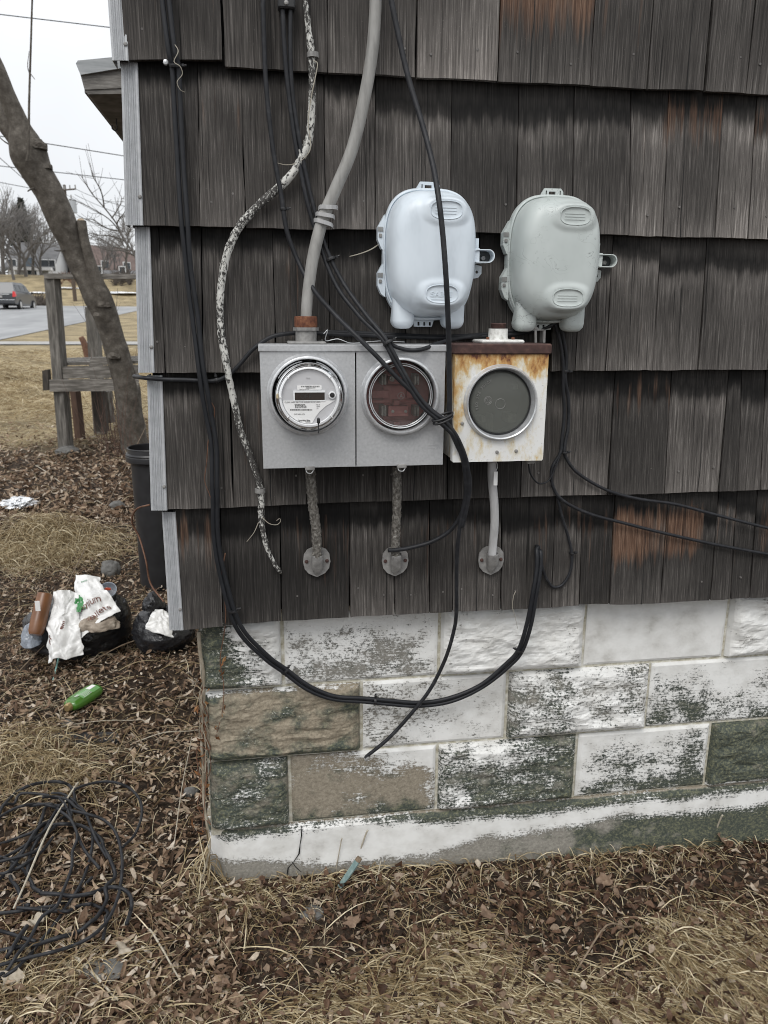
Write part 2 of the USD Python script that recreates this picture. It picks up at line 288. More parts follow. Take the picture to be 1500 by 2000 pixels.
# painted masonry: primvar paint = (white paint cover, dark green paint and algae, tan stain)
M_block = mat('flaking_painted_block', {
    'g': ('geometry', {}), 'a': ('attribute', {'attribute': 'paint'}), 'c': ('separate_color', {'color_type': 'rgb'}),
    'm1': ('mapping', {'scale': (120, 120, 150)}), 'n1': ('noise_texture', {'scale': 1, 'detail': 8, 'roughness': .78}),
    'm2': ('mapping', {'scale': (16, 30, 380)}), 'n2': ('noise_texture', {'scale': 1, 'detail': 6, 'roughness': .75}),
    'm3': ('mapping', {'scale': (13, 13, 17)}), 'n3': ('noise_texture', {'scale': 1, 'detail': 5, 'roughness': .6}),
    'w1': ('math', {'math_type': 'multiply_add', 'value2': 1.55, 'value3': -.775}), 'w2': ('math', {'math_type': 'multiply_add', 'value2': .95, 'value3': -.475}), 'w3': ('math', {'math_type': 'multiply_add', 'value2': .65, 'value3': -.325}),
    's1': ('math', {'math_type': 'add'}), 's2': ('math', {'math_type': 'add'}), 's3': ('math', {'math_type': 'add'}),
    'wm': ('map_range', {'from_min': .45, 'from_max': .55, 'to_min': 0, 'to_max': 1, 'clamp': True}),
    'conc': ('rgb_ramp', {'ramp': [(.28, (.12, .115, .10)), (.5, (.235, .225, .20)), (.72, (.36, .35, .31))]}),
    'tan': ('rgb_ramp', {'ramp': [(.28, (.12, .10, .072)), (.5, (.25, .212, .155)), (.72, (.38, .335, .26))]}), 'xt': ('mix', {}),
    'gs1': ('math', {'math_type': 'multiply_add', 'value2': 1.6, 'value3': -.8}), 'gs2': ('math', {'math_type': 'add'}), 'gm': ('map_range', {'from_min': .35, 'from_max': .65, 'to_min': 0, 'to_max': 1, 'clamp': True}),
    'gc': ('rgb_ramp', {'ramp': [(.30, (.026, .033, .029)), (.48, (.060, .070, .058)), (.64, (.19, .19, .115))]}), 'xg': ('mix', {}),
    'wc': ('rgb_ramp', {'ramp': [(.22, (.40, .39, .36)), (.40, (.60, .595, .57)), (.6, (.72, .72, .70))]}), 'xw': ('mix', {}),
    'bh': ('math', {'math_type': 'multiply_add', 'value2': .5}), 'b': ('bump', {'strength': .6, 'distance': .0022}), 'p': ('principled_bsdf', {'roughness': .8, 'specular_ior_level': .3})},
    [('a.color', 'c.color'), ('g.position', 'm1.vector'), ('g.position', 'm2.vector'), ('g.position', 'm3.vector'), ('m1.vector', 'n1.vector'), ('m2.vector', 'n2.vector'), ('m3.vector', 'n3.vector'),
     ('n1.fac', 'w1.value1'), ('n2.fac', 'w2.value1'), ('n3.fac', 'w3.value1'), ('c.r', 's1.value1'), ('w1.value', 's1.value2'), ('s1.value', 's2.value1'), ('w2.value', 's2.value2'), ('s2.value', 's3.value1'), ('w3.value', 's3.value2'), ('s3.value', 'wm.value'),
     ('n1.fac', 'conc.fac'), ('n1.fac', 'tan.fac'), ('c.b', 'xt.fac'), ('conc.color', 'xt.color1'), ('tan.color', 'xt.color2'),
     ('n3.fac', 'gs1.value1'), ('gs1.value', 'gs2.value1'), ('c.g', 'gs2.value2'), ('gs2.value', 'gm.value'), ('n1.fac', 'gc.fac'), ('gm.result', 'xg.fac'), ('xt.color', 'xg.color1'), ('gc.color', 'xg.color2'),
     ('n3.fac', 'wc.fac'), ('wm.result', 'xw.fac'), ('xg.color', 'xw.color1'), ('wc.color', 'xw.color2'), ('xw.color', 'p.base_color'),
     ('n1.fac', 'bh.value1'), ('wm.result', 'bh.value3'), ('bh.value', 'b.height'), ('b.normal', 'p.normal')])
M_dark = plain('dark_felt', (.008, .008, .008), .9)
M_mortar = noisy('mortar', [(.3, (.30, .275, .20)), (.5, (.50, .475, .39)), (.68, (.66, .65, .60))], (60, 60, 60), .85)
M_trim = noisy('painted_aluminium', [(.3, (.35, .36, .37)), (.5, (.405, .415, .425)), (.7, (.45, .46, .47))], (70, 70, 50), .45, .06, metal=.15)
M_cable = noisy('black_cable', [(.3, (.010, .0105, .012)), (.6, (.020, .021, .024)), (.8, (.05, .05, .05))], (60, 60, 60), .5, .1, spec=.3)
M_bundle = noisy('black_cable_matt', [(.3, (.008, .009, .011)), (.7, (.016, .017, .02))], (40, 40, 40), .5, .1, spec=.35)
M_tie = plain('black_nylon', (.010, .010, .011), .45)
M_galv = noisy('galvanised_grey', [(.3, (.36, .365, .37)), (.5, (.415, .42, .425)), (.62, (.435, .44, .445)), (.8, (.54, .545, .55))], (170, 170, 170), .42, .10, .0006, 6, metal=.2)
M_galvlight = noisy('bare_ring_metal', [(.3, (.46, .47, .48)), (.7, (.66, .67, .68))], (80, 80, 80), .34, .05, .0005, metal=.55)
M_conduit = noisy('grey_conduit', [(.3, (.19, .185, .175)), (.5, (.27, .265, .25)), (.7, (.33, .325, .31))], (60, 60, 14), .6, .15)
M_conduitlight = noisy('pale_conduit', [(.3, (.33, .33, .33)), (.7, (.52, .52, .52))], (60, 60, 12), .5, .1)
M_rust = noisy('rust', [(.3, (.055, .018, .010)), (.5, (.13, .045, .022)), (.7, (.22, .095, .045))], (90, 90, 90), .85, .5)
M_castgrey = noisy('cast_grey', [(.3, (.17, .165, .16)), (.6, (.27, .265, .255)), (.8, (.38, .375, .36))], (70, 70, 70), .55, .25, metal=.15)
M_bluewhite = noisy('pale_blue_plastic', [(.30, (.53, .59, .64)), (.45, (.62, .685, .74)), (.6, (.66, .725, .78))], (16, 16, 6), .36, .02, .0005)
M_greywhite = mat('scuffed_grey_plastic', {
    'g': ('geometry', {}), 'm': ('mapping', {'scale': (14, 14, 9)}), 'n': ('noise_texture', {'scale': 1, 'detail': 4}), 'r': ('rgb_ramp', {'ramp': [(.3, (.42, .46, .445)), (.7, (.52, .56, .545))]}),
    'm2': ('mapping', {'scale': (26, 10, 34), 'rotation': (0, .7, 0)}), 'n2': ('noise_texture', {'scale': 1, 'detail': 2, 'distortion': 1.8}), 'm3': ('mapping', {'scale': (8, 8, 8)}), 'n3': ('noise_texture', {'scale': 1, 'detail': 1}),
    'b2': ('map_range', {'from_min': .49, 'from_max': .5, 'to_min': 0, 'to_max': 1, 'clamp': True}), 'b3': ('map_range', {'from_min': .5, 'from_max': .51, 'to_min': 1, 'to_max': 0, 'clamp': True}), 'k': ('math', {'math_type': 'multiply'}),
    'z': ('map_range', {'from_min': .48, 'from_max': .56, 'to_min': 0, 'to_max': .8, 'clamp': True}), 'k2': ('math', {'math_type': 'multiply'}),
    'x': ('mix', {'color2': (.12, .13, .13)}), 'p': ('principled_bsdf', {'roughness': .42})},
    [('g.position', 'm.vector'), ('m.vector', 'n.vector'), ('n.fac', 'r.fac'), ('g.position', 'm2.vector'), ('m2.vector', 'n2.vector'), ('g.position', 'm3.vector'), ('m3.vector', 'n3.vector'),
     ('n2.fac', 'b2.value'), ('n2.fac', 'b3.value'), ('b2.result', 'k.value1'), ('b3.result', 'k.value2'), ('n3.fac', 'z.value'), ('k.value', 'k2.value1'), ('z.result', 'k2.value2'),
     ('k2.value', 'x.fac'), ('r.color', 'x.color1'), ('x.color', 'p.base_color')])
M_black = plain('black_plastic', (.012, .012, .013), .4)
M_white = plain('white_print', (.80, .80, .79), .5)
M_ink = plain('black_ink', (.02, .02, .02), .6)
M_dome = glass('clear_plastic', (1, 1, 1))
M_glass = glass('clear_glass', (.96, .97, .97), dust=.04)
M_dusty = glass('dusty_glass', (.62, .64, .60), dust=.55, dustcol=(.145, .15, .135), rough=.12)
M_face = plain('meter_face', (.50, .50, .51), .45)
M_facering = plain('meter_face_ring', (.80, .81, .82), .4)
M_lcd = plain('lcd', (.030, .022, .018), .25)
M_redblock = noisy('red_insulator', [(.3, (.28, .085, .075)), (.7, (.40, .15, .13))], (50, 50, 50), .5, .1)
M_jaw = noisy('tarnished_jaw', [(.3, (.24, .21, .19)), (.7, (.50, .47, .42))], (90, 90, 90), .45, .1, metal=.3)


# ================================================================ ground
def axis(parts):
    return np.unique(np.concatenate([np.linspace(a, b, n) for a, b, n in parts]).round(5))
gx = axis([(-220, -60, 9), (-60, -12, 25), (-12, -3.2, 45), (-3.2, -1.6, 40), (-1.6, 2.2, 150), (2.2, 6, 20), (6, 120, 20)])
gy = axis([(-40, -4, 8), (-4, -1.0, 20), (-1.0, .3, 60), (.3, 4.5, 120), (4.5, 14, 70), (14, 100, 60), (100, 300, 12)])
GX, GY = np.meshgrid(gx, gy)
GZ = terrain(GX, GY)
def strawness(x, y):
    """how far the brown leaf soil gives way to straw coloured turf"""
    p = np.stack([x*1.3, y*1.3, x*0], -1)
    s = np.clip((y-5.8+(meshkit.fbm(p, 3, 11)-.5)*2.6 - (x+3.5)*.4)/2.0, 0, 1)
    return s
soil = np.stack([strawness(GX, GY), meshkit.fbm(np.stack([GX*.5, GY*.5, 0*GX], -1), 3, 4), 0*GX], -1).reshape(-1, 3)
M_ground = mat('leaf_soil_and_turf', {
    'g': ('geometry', {}), 'a': ('attribute', {'attribute': 'soil'}), 'c': ('separate_color', {'color_type': 'rgb'}),
    'm1': ('mapping', {'scale': (38, 38, 38)}), 'n1': ('noise_texture', {'scale': 1, 'detail': 7, 'roughness': .7}), 'm2': ('mapping', {'scale': (1.1, 1.1, 1.1)}), 'n2': ('noise_texture', {'scale': 1, 'detail': 5}),
    'd': ('rgb_ramp', {'ramp': [(.3, (.014, .010, .008)), (.5, (.034, .024, .017)), (.68, (.085, .062, .044))]}),
    's': ('rgb_ramp', {'ramp': [(.3, (.12, .09, .05)), (.5, (.26, .21, .125)), (.7, (.40, .335, .215))]}),
    'v': ('map_range', {'from_min': .3, 'from_max': .7, 'to_min': .6, 'to_max': 1.35}), 'x': ('mix', {}), 'y': ('mix', {'mix_type': 'multiply', 'fac': 1.0}),
    'b': ('bump', {'strength': .8, 'distance': .02}), 'p': ('principled_bsdf', {'roughness': .9, 'specular_ior_level': .2})},
    [('g.position', 'm1.vector'), ('g.position', 'm2.vector'), ('m1.vector', 'n1.vector'), ('m2.vector', 'n2.vector'), ('a.color', 'c.color'), ('n1.fac', 'd.fac'), ('n1.fac', 's.fac'),
     ('c.r', 'x.fac'), ('d.color', 'x.color1'), ('s.color', 'x.color2'), ('n2.fac', 'v.value'), ('x.color', 'y.color1'), ('v.result', 'y.color2'), ('y.color', 'p.base_color'), ('n1.fac', 'b.height'), ('b.normal', 'p.normal')])
obj('ground', grid(np.stack([GX, GY, GZ], -1)), M_ground, smooth=True, attrs={'soil': soil}, kind='structure', label='leafy brown yard rising to straw coloured turf beside the street', cat='ground')

# ================================================================ house: sheathing, shingles, corner trim, masonry
BUTT, HEAD, THICK = .034, .010, .013
house = thing('house', 'weathered grey wood shingled house wall on a flaking white painted block foundation', 'house', (0, 0, 0))
XC = -0.262                                   # the corner of the shingle work
obj('wall_sheathing', bx((XC+.02, .006, .80), (4.2, 6.0, 3.4)), M_dark, house)
# butt line of each course in photo pixels (x, y), and the shingle joints (x at the butt, x at the head)
COURSES = [
    dict(butt=[(248, 117), (437, 117), (441, 130), (640, 141), (811, 150), (970, 158), (1151, 167), (1262, 174), (1372, 177), (1456, 183), (1600, 189)], top=None,
         joints=[248, 437, 640, 812, 971, 1152, 1263, 1375, 1457, 1560, 1680], gap={437: 5, 812: 3, 971: 4, 1375: 6}),
    dict(butt=[(278, 440), (640, 448), (733, 448), (880, 453), (1116, 458), (1227, 459), (1294, 462), (1395, 464), (1600, 468)],
         joints=[(278, 267), (390, 385), (480, 470), (637, 632), (733, 733), (880, 883), (1008, 1014), (1116, 1122), (1228, 1232), (1295, 1306), (1396, 1413), (1461, 1479), (1570, 1592), (1690, 1715)]),
    dict(butt=[(300, 728), (560, 727), (880, 726), (1066, 725), (1124, 724), (1600, 721)],
         joints=[(300, 291), (323, 310), (397, 393), (540, 531), (645, 641), (792, 792), (935, 936), (1068, 1076), (1124, 1138), (1183, 1198), (1274, 1292), (1363, 1381), (1498, 1520), (1600, 1625), (1690, 1715)], gap={1068: 22}),
    dict(butt=[(325, 995), (455, 991), (600, 984), (874, 975), (1016, 971), (1187, 966), (1296, 963), (1402, 960), (1600, 953)],
         joints=[(325, 315), (456, 448), (600, 596), (735, 733), (874, 876), (1017, 1026), (1187, 1202), (1297, 1312), (1403, 1424), (1441, 1449), (1485, 1495), (1590, 1615), (1690, 1715)]),
    dict(butt=[(357, 1231), (450, 1221), (550, 1213), (685, 1205), (770, 1201), (835, 1198), (900, 1194), (1076, 1187), (1140, 1181), (1288, 1178), (1464, 1168), (1600, 1163)],
         joints=[(357, 341), (436, 430), (551, 546), (683, 683), (770, 770), (839, 839), (884, 885), (978, 981), (1077, 1085), (1131, 1138), (1189, 1202), (1289, 1306), (1387, 1404), (1427, 1440), (1465, 1480), (1560, 1580), (1690, 1715)]),
]
M_nail = noisy('rusted_nail', [(.3, (.05, .045, .042)), (.7, (.17, .16, .15))], (30, 30, 30), .6, .2)
rng = np.random.default_rng(7)
# bare orange wood: course -> {shingle number: (strength at butt, middle, head, share of the width from, to)}
ORANGE = {(0, 4): (.02, 1.15, 1.2), (0, 6): (-.3, .0, .5), (0, 7): (-.3, .1, .6), (1, 9): (-.3, .05, .75), (1, 11): (-.3, 0, .5), (4, 8): (-.2, .05, .5), (4, 10): (-.1, .62, .75), (4, 11): (-.05, .58, .8), (4, 14): (-.1, .45, .3), (4, 0): (-.3, .25, .5), (4, 6): (-.2, .25, .3), (2, 12): (-.3, -.1, .35), (3, 6): (-.3, 0, .4), (4, 15): (0, .4, .5)}
zs_butt = []
nails = []
def interp(line, x):
    a = np.array(line, float); return np.interp(x, a[:, 0], a[:, 1])
for ci, c in enumerate(COURSES):
    up = COURSES[ci-1] if ci else None
    js = [j if isinstance(j, tuple) else (j, None) for j in c['joints']]
    for k in range(len(js)-1):
        (xb0, xt0), (xb1, xt1) = js[k], js[k+1]
        gp0, gp1 = c.get('gap', {}).get(xb0, 2.3)/2, c.get('gap', {}).get(xb1, 2.3)/2
        eps = 4
        bl, br = P(xb0+gp0, interp(c['butt'], xb0+eps), BUTT), P(xb1-gp1, interp(c['butt'], xb1-eps), BUTT)
        if up is None:
            tl, tr = bl+[0, 0, .33], br+[0, 0, .33]
        else:
            tl, tr = P((xt0 or xb0)+gp0*.7, interp(up['butt'], xt0 or xb0), HEAD), P((xt1 or xb1)-gp1*.7, interp(up['butt'], xt1 or xb1), HEAD)
        ex = 1+.035/max(.1, (tl-bl)[2])                   # the head runs up under the course above
        tl, tr = bl+(tl-bl)*ex, br+(tr-br)*ex
        if k == 0: bl, tl = bl-[.004, 0, 0], tl-[.004, 0, 0]
        nx, ny = 7, 10
        u, v = np.meshgrid(np.linspace(0, 1, nx), np.linspace(0, 1, ny))
        U, W_ = u[..., None], v[..., None]
        pts = bl*(1-U)*(1-W_)+br*U*(1-W_)+tr*U*W_+tl*(1-U)*W_
        cup, tw, lift = rng.uniform(-.003, .004), rng.uniform(-.003, .003), rng.uniform(-.002, .003)
        bow = (cup*4*(u*(1-u)) + tw*(u-.5) + lift)*(1-v)
        pts[..., 1] -= bow
        wob = (meshkit.noise(np.stack([pts[..., 0]*22, pts[..., 0]*0+ci, pts[..., 0]*0], -1), 2)-.5)*.002 + (meshkit.noise(np.stack([pts[..., 0]*90, pts[..., 0]*0+ci, pts[..., 0]*0], -1), 3)-.5)*.0016
        pts[..., 2] += wob*(1-v)
        side = (meshkit.noise(np.stack([v*5, v*0+k*3.1, v*0+ci], -1), 6)-.5)*.003
        pts[..., 0] += side*np.where((u == 0) | (u == 1), 1, 0)
        back = pts + np.array([0, THICK, 0])*(1-.55*W_)
        m = slab(pts, back)
        shift = rng.normal(.0, .055)-(.09 if (bl[0] < .25 and ci in (1, 2, 3)) else 0)
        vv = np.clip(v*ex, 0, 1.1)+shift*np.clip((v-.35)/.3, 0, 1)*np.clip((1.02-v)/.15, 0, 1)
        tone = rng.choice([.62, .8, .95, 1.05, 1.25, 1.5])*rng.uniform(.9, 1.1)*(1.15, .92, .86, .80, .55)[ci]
        if ci in (1, 2) and bl[0] > .55: tone = max(tone, .85)*1.15
        dz = rng.normal(0, .0022); pts[0:3, :, 2] += dz*(1-v[0:3]*4)
        og = ORANGE.get((ci, k))
        o = (np.full_like(u, 0.0) if rng.random() < (.35 if ci == 4 else .8) else np.interp(v, [0, .3, .7, .9], [-.1, .08, .28, -.2])*np.ones_like(u)) if og is None else np.interp(v, [0, .15, .5, .72, .85, 1], [og[0], og[0], og[1], og[2], og[2]*.6 if ci else og[2], -.4 if ci else og[2]])
        if (ci, k) == (4, 10): o = np.interp(v, [.25, .45, .72, .85], [.0, 1.05, 1.1, -.2])*(1-.4*np.clip((u-.6)/.3, 0, 1)); tone *= .8
        if (ci, k) == (4, 11): o = np.interp(v, [.3, .45, .72, .85], [.0, .95, 1.05, -.2])*np.where(u < .75, 1, -.1)
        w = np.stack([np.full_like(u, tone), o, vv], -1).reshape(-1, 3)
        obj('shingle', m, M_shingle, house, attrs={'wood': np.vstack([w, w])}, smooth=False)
        for q in ([.22, .8] if (br-bl)[0] > .09 else [.5]):
            if rng.random() < .35: continue
            hgt = .05/max(.1, (tl-bl)[2])*rng.uniform(.8, 1.5); q += rng.uniform(-.08, .08)
            pn = bl*(1-q)*(1-hgt)+br*q*(1-hgt)+tr*q*hgt+tl*(1-q)*hgt
            nails.append(cyl(pn+[0, .004, 0], pn-[0, .0022, 0], .0026, 7))
        if (br-bl)[0] > .12 and rng.random() < .6:         # a split running up from the butt
            q = rng.uniform(.3, .7); hh = rng.uniform(.3, .95)
            t_ = np.linspace(0, hh, 9); qq = q+np.cumsum(rng.normal(0, .006, 9))
            cp = np.array([bl*(1-a)*(1-b)+br*a*(1-b)+tr*a*b+tl*(1-a)*b for a, b in zip(qq, t_)]); cp[:, 1] -= .0008+.004*(1-t_)*0
            cp[:, 1] -= np.interp(t_, [0, 1], [1, 0])*(cup*4*q*(1-q)+tw*(q-.5)+lift)
            wd = np.linspace(.0011, .0003, 9)[:, None]*np.array([1, 0, 0])
            obj('split', grid(np.stack([cp-wd, cp+wd], 0)), M_dark, house+'/shingle' if COUNT[house+'/shingle'] == 0 else f"{house}/shingle_{COUNT[house+'/shingle']:03d}")
obj('shingle_nails', cat_(nails), M_nail, house, kind='stuff')
# fluted corner trim, one length per course
TRIM = [((206, 243, -60), (219, 249, 118)), ((236, 267, 122), (245, 278, 440)), ((263, 291, 443), (270, 300, 728)), ((287, 315, 733), (295, 325, 997)), ((316, 341, 1000), (331, 357, 1231))]
for (xl0, xr0, yt), (xl1, xr1, yb) in TRIM:
    rows = []
    for (xl, xr, yy, out) in ((xl1, xr1, yb, .041), (xl0, xr0, yt, .019)):
        a, b = P(xl, yy, out), P(xr, yy, out); n = 34
        t_ = np.linspace(0, 1, n); ridge = .0016*np.clip(np.sin(t_*2*np.pi*9), -.3, 1)*(t_ > .04)*(t_ < .9)
        front = a+(b-a)*t_[:, None]; front[:, 1] -= ridge
        sidel = np.array([a+[0.0, .055, 0], a+[0, .03, 0], a+[0, .003, 0]])
        ret = np.array([b+[0, .004, 0], b+[0, .012, 0]])
        rows.append(np.vstack([sidel, front, ret]))
    fr = np.array(rows)
    bk = fr+np.array([.0015, .0015, 0])
    tp = obj('corner_trim', slab(fr, bk), M_trim, house)
    for t_ in (.18, .88):
        s = fr[0, -6]*(1-t_)+fr[1, -6]*t_
        if t_ == .18: obj('screw', lathe([(0.0001, .004), (.003, .0035), (.0042, .001), (.0042, -.002)], s, n=10), M_castgrey, tp)
# courses round the corner, on the wall that runs away from the street side
for ci, c in enumerate(COURSES):
    zb = P(300, interp(c['butt'], 260), BUTT)[2]; zt = P(300, interp(COURSES[ci-1]['butt'], 260), HEAD)[2] if ci else zb+.33
    (xl0, _, yt), (xl1, _, yb) = TRIM[ci]; xa, xb = P(xl1, yb, .041)[0]+.006, P(xl0, yt, .019)[0]+.008
    for k in range(3):
        y0 = .02+k*2.0
        fr = np.array([[[xa, y0, zb], [xa, y0+1.99, zb]], [[xb, y0, zt+.03], [xb, y0+1.99, zt+.03]]])
        w = np.array([[.9, 0, 0], [.9, 0, 0], [.9, 0, 1], [.9, 0, 1]])
        obj('side_course', slab(fr[:, ::-1], fr[:, ::-1]+[.012, 0, 0]), M_shingle, house, attrs={'wood': np.vstack([w[[1, 0, 3, 2]]]*2)})
# masonry foundation
FOUT = -.03
zA, zB, zC = [np.mean([P(a, b, FOUT)[2], P(c_, d_, FOUT)[2]]) for (a, b), (c_, d_) in (((403, 1351), (1496, 1278)), ((415, 1489), (1496, 1402)), ((419, 1627), (1496, 1520)))]
XF = P(392, 1400, FOUT)[0]
fnd = obj('foundation', bx((XF+.010, .0365, zC-.02), (4.2, 5.9, .86)), M_mortar, house)
ROWS = [(zA, zA+.205, 1300, [None, 553, 857, 1137, 1410, 1690]), (zB, zA, 1390, [None, 706, 989, 1262, 1535]), (zC, zB, 1520, [None, 566, 853, 1122, 1377, 1640])]
# (rough face?, cover of white, green, tan, gradient of the cover across, upward)
STYLE = {(0, 0): (1, .52, .75, .2, .55, .3), (0, 1): (0, .66, .38, .0, .10, .22), (0, 2): (1, .80, .25, .1, 0, .1), (0, 3): (0, .95, .1, .0, 0, .05), (0, 4): (1, .78, .4, .1, 0, 0),
         (1, 0): (1, .10, .42, .95, .05, -.1), (1, 1): (0, .68, .35, .1, .30, .1), (1, 2): (1, .60, .60, .1, .1, -.05), (1, 3): (0, .60, .75, .05, .15, .4),
         (2, 0): (1, .30, .66, .55, .05, -.12), (2, 1): (0, .20, .30, .75, .12, .16), (2, 2): (1, .44, .75, .2, -.2, .12), (2, 3): (0, .58, 1.0, .05, -.2, .4), (2, 4): (1, .10, .8, .55, -.05, -.1)}
for ri, (z0, z1, ym, xs) in enumerate(ROWS):
    for k in range(len(xs)-1):
        x0 = XF+.004*ri*.5 if xs[k] is None else P(xs[k], ym, FOUT)[0]
        x1 = P(xs[k+1], ym, FOUT)[0]
        rough, cw, gr, tn, gu, gv = STYLE.get((ri, k), (k % 2 == ri % 2, .6, .6, .2, 0, .2))
        mj = .0046
        nx, ny = (78, 44) if rough else (46, 26)
        u, v = np.meshgrid(np.linspace(0, 1, nx), np.linspace(0, 1, ny))
        X, Z = x0+mj+(x1-x0-2*mj)*u, z0+mj+(z1-z0-2*mj)*v
        ed = np.minimum.reduce([u*(x1-x0), (1-u)*(x1-x0), v*(z1-z0), (1-v)*(z1-z0)])
        q = np.stack([X*9, Z*13, X*0+ri*4+k], -1)
        if rough:
            r1 = meshkit.fbm(q, 5, 21+ri*5+k); r2 = np.abs(meshkit.fbm(q*np.array([1.3, 2.4, 1]), 4, 61+k)-.5)*2
            dep = np.clip(ed/.022, 0, 1)**.6*(.004+.026*np.clip(r1-.22, 0, 1)+.012*(1-r2)+.007*(.5-v))
            dep += .0035*(meshkit.fbm(q*6, 3, 5)-.5)*np.clip(ed/.01, 0, 1)
        else:
            dep = .0006*(meshkit.fbm(q*5, 3, 5)-.5)+.0
        dep = dep-.005*np.clip(1-ed/.004, 0, 1)+.002
        if k == 0: dep = dep-.035*np.clip(1-(u*(x1-x0))/.05, 0, 1)**2*0
        pts = np.stack([X, -FOUT-dep, Z], -1); bk = pts.copy(); bk[..., 1] = .0435+.012
        lead = np.clip(1-u*(x1-x0)/.03, 0, 1)**2 if k == 0 else 0
        pts[..., 1] += .022*lead; bk[..., 0] = pts[..., 0]
        cover = cw+gu*(u-.5)+gv*(v-.5)+(.5*(meshkit.fbm(np.stack([X*14, Z*18, X*0+k+ri*7], -1), 3, 71)-.5))
        if (ri, k) == (2, 1): cover = cover+.38*np.exp(-((v-.90)/.20)**2)*np.clip((u-.15)/.35, 0, 1)+.25*np.exp(-((u-.97)/.08)**2)+.18*np.exp(-((v-.12)/.12)**2-((u-.3)/.3)**2)
        if (ri, k) == (1, 0): cover = cover+.45*np.clip((v-.93)/.05, 0, 1)
        if (ri, k) == (0, 1): cover = cover-.22*np.exp(-((u-.5)/.35)**2-((v-.4)/.35)**2)
        if (ri, k) == (2, 4): cover = cover+.6*np.clip((.12-v)/.1, 0, 1)
        if not rough: cover = cover+.14*np.clip(1-ed/.02, 0, 1)*(.4+1.2*meshkit.noise(q*2.2, 9))
        green = gr+(.35*np.clip((.25-v)/.25, 0, 1) if ri > 0 else 0)
        w = np.stack([cover+0*u, green+0*u, tn+0*u], -1).reshape(-1, 3)
        obj('concrete_block', slab(pts, bk), M_block, fnd, smooth=50 if False else False, attrs={'paint': np.vstack([w, w])})
# the poured footing under the blocks, its corner rounded, its top weathered back to a dark green coat
nx, ny = 300, 44
xs = np.linspace(XF-.006, 2.4, nx)
u, v = np.meshgrid(xs, np.linspace(-.16, zC+.0, ny))
ed = zC-v
dep = .012+.006*np.clip(ed/.25, 0, 1)+.004*(meshkit.fbm(np.stack([u*5, v*8, u*0], -1), 4, 8)-.5)-.014*np.clip(1-ed/.016, 0, 1)**2
dep = dep-.07*np.clip(1-(u-xs[0])/.09, 0, 1)**2
pts = np.stack([u, -FOUT-dep, v], -1); bk = pts.copy(); bk[..., 1] = .16
band = np.clip(v/zC, -1, 1)                      # 1 at the top, 0 at the soil
q = meshkit.fbm(np.stack([u*3.3, u*0, u*0+2], -1), 4, 31)-.5
topg = np.interp(u, [-.2, 0.02, .22, .42, 1.0, 1.3, 1.6], [.72, .86, .98, .80, .76, .86, .90])+q*.30     # height of the white paint's top edge
botg = np.interp(u, [-.2, .0, .12, .42, .62, 1.0, 1.6], [.30, .25, .13, .12, .36, .46, .55])+q*.34
cover = .5+np.minimum((topg-band)*1.9, (band-botg)*2.1); cover = np.clip(cover, -.25, 1.15)
cover = np.where(band > .97, np.maximum(cover, .42), cover)
green = np.where(band > (topg+botg)/2, 1.15, np.interp(u, [-.2, .2, .7, 1.1, 1.6], [-.1, -.1, .25, .75, .9]))
tan = np.where(band > .955, .9, .12)
green = np.where(band > .965, .2, green)
w = np.stack([cover, green, tan], -1).reshape(-1, 3)
ft = obj('footing', slab(pts, bk), M_block, house, attrs={'paint': np.vstack([w, w])})
def on_plane(pxs, out): return np.array([P(a, b, out) for a, b in pxs])
ck = on_plane([(588, 1612), (589, 1632), (586, 1650), (584, 1668), (573, 1684), (563, 1695), (560, 1712)], FOUT+.0185)
wd = np.array([.0010, .0016, .0012, .0024, .0014, .0022, .0012])[:, None]*np.array([1, 0, 0.2])
obj('crack', grid(np.stack([ck-wd, ck+wd])), M_dark, ft)
ck = on_plane([(571, 1684), (578, 1694), (588, 1703)], FOUT+.0185); wd = np.array([.001, .0012, .0006])[:, None]*np.array([.6, 0, 1])
obj('crack', grid(np.stack([ck-wd, ck+wd])), M_dark, ft)
# porch roof reaching out from the side wall
M_greyboard = noisy('grey_board', [(.3, (.10, .095, .088)), (.5, (.19, .18, .165)), (.7, (.30, .29, .27))], (14, 14, 90), .8, .4)
M_paleboard = noisy('pale_painted_board', [(.3, (.26, .28, .29)), (.55, (.40, .42, .43)), (.75, (.52, .53, .53))], (6, 6, 60), .7, .3)
YP = 1.5
def board(px, y0, y1):
    """a board whose end face is the pixel polygon at distance y0, running back to y1"""
    a = np.array([V(x, y, y0) for x, y in px]); b = a.copy(); b[:, 1] = y1
    n = len(a); v = np.vstack([a, b]); f = [[0, i, i+1] for i in range(1, n-1)]+[[n, n+i+1, n+i] for i in range(1, n-1)]
    for i in range(n): f += [[i, i+n, (i+1) % n+n], [i, (i+1) % n+n, (i+1) % n]]
    return v, np.array(f)
pr = xform(house, 'porch_roof')
obj('flashing', board([(148, 124), (152, 118), (330, 101), (330, 118), (157, 146)], YP-.012, YP+1.9), M_paleboard, pr)
obj('fascia_board', board([(157, 146), (330, 122), (330, 168), (165, 175)], YP, YP+.035), M_greyboard, pr)
obj('rafter_end', board([(165, 176), (330, 168), (330, 182), (172, 184)], YP+.004, YP+1.85), M_greyboard, pr)
so = np.array([V(165, 176, YP+.036), V(330, 168, YP+.036)]); so2 = so+[0, 1.8, 0]; so2[:, 2] -= .0
nb = 4
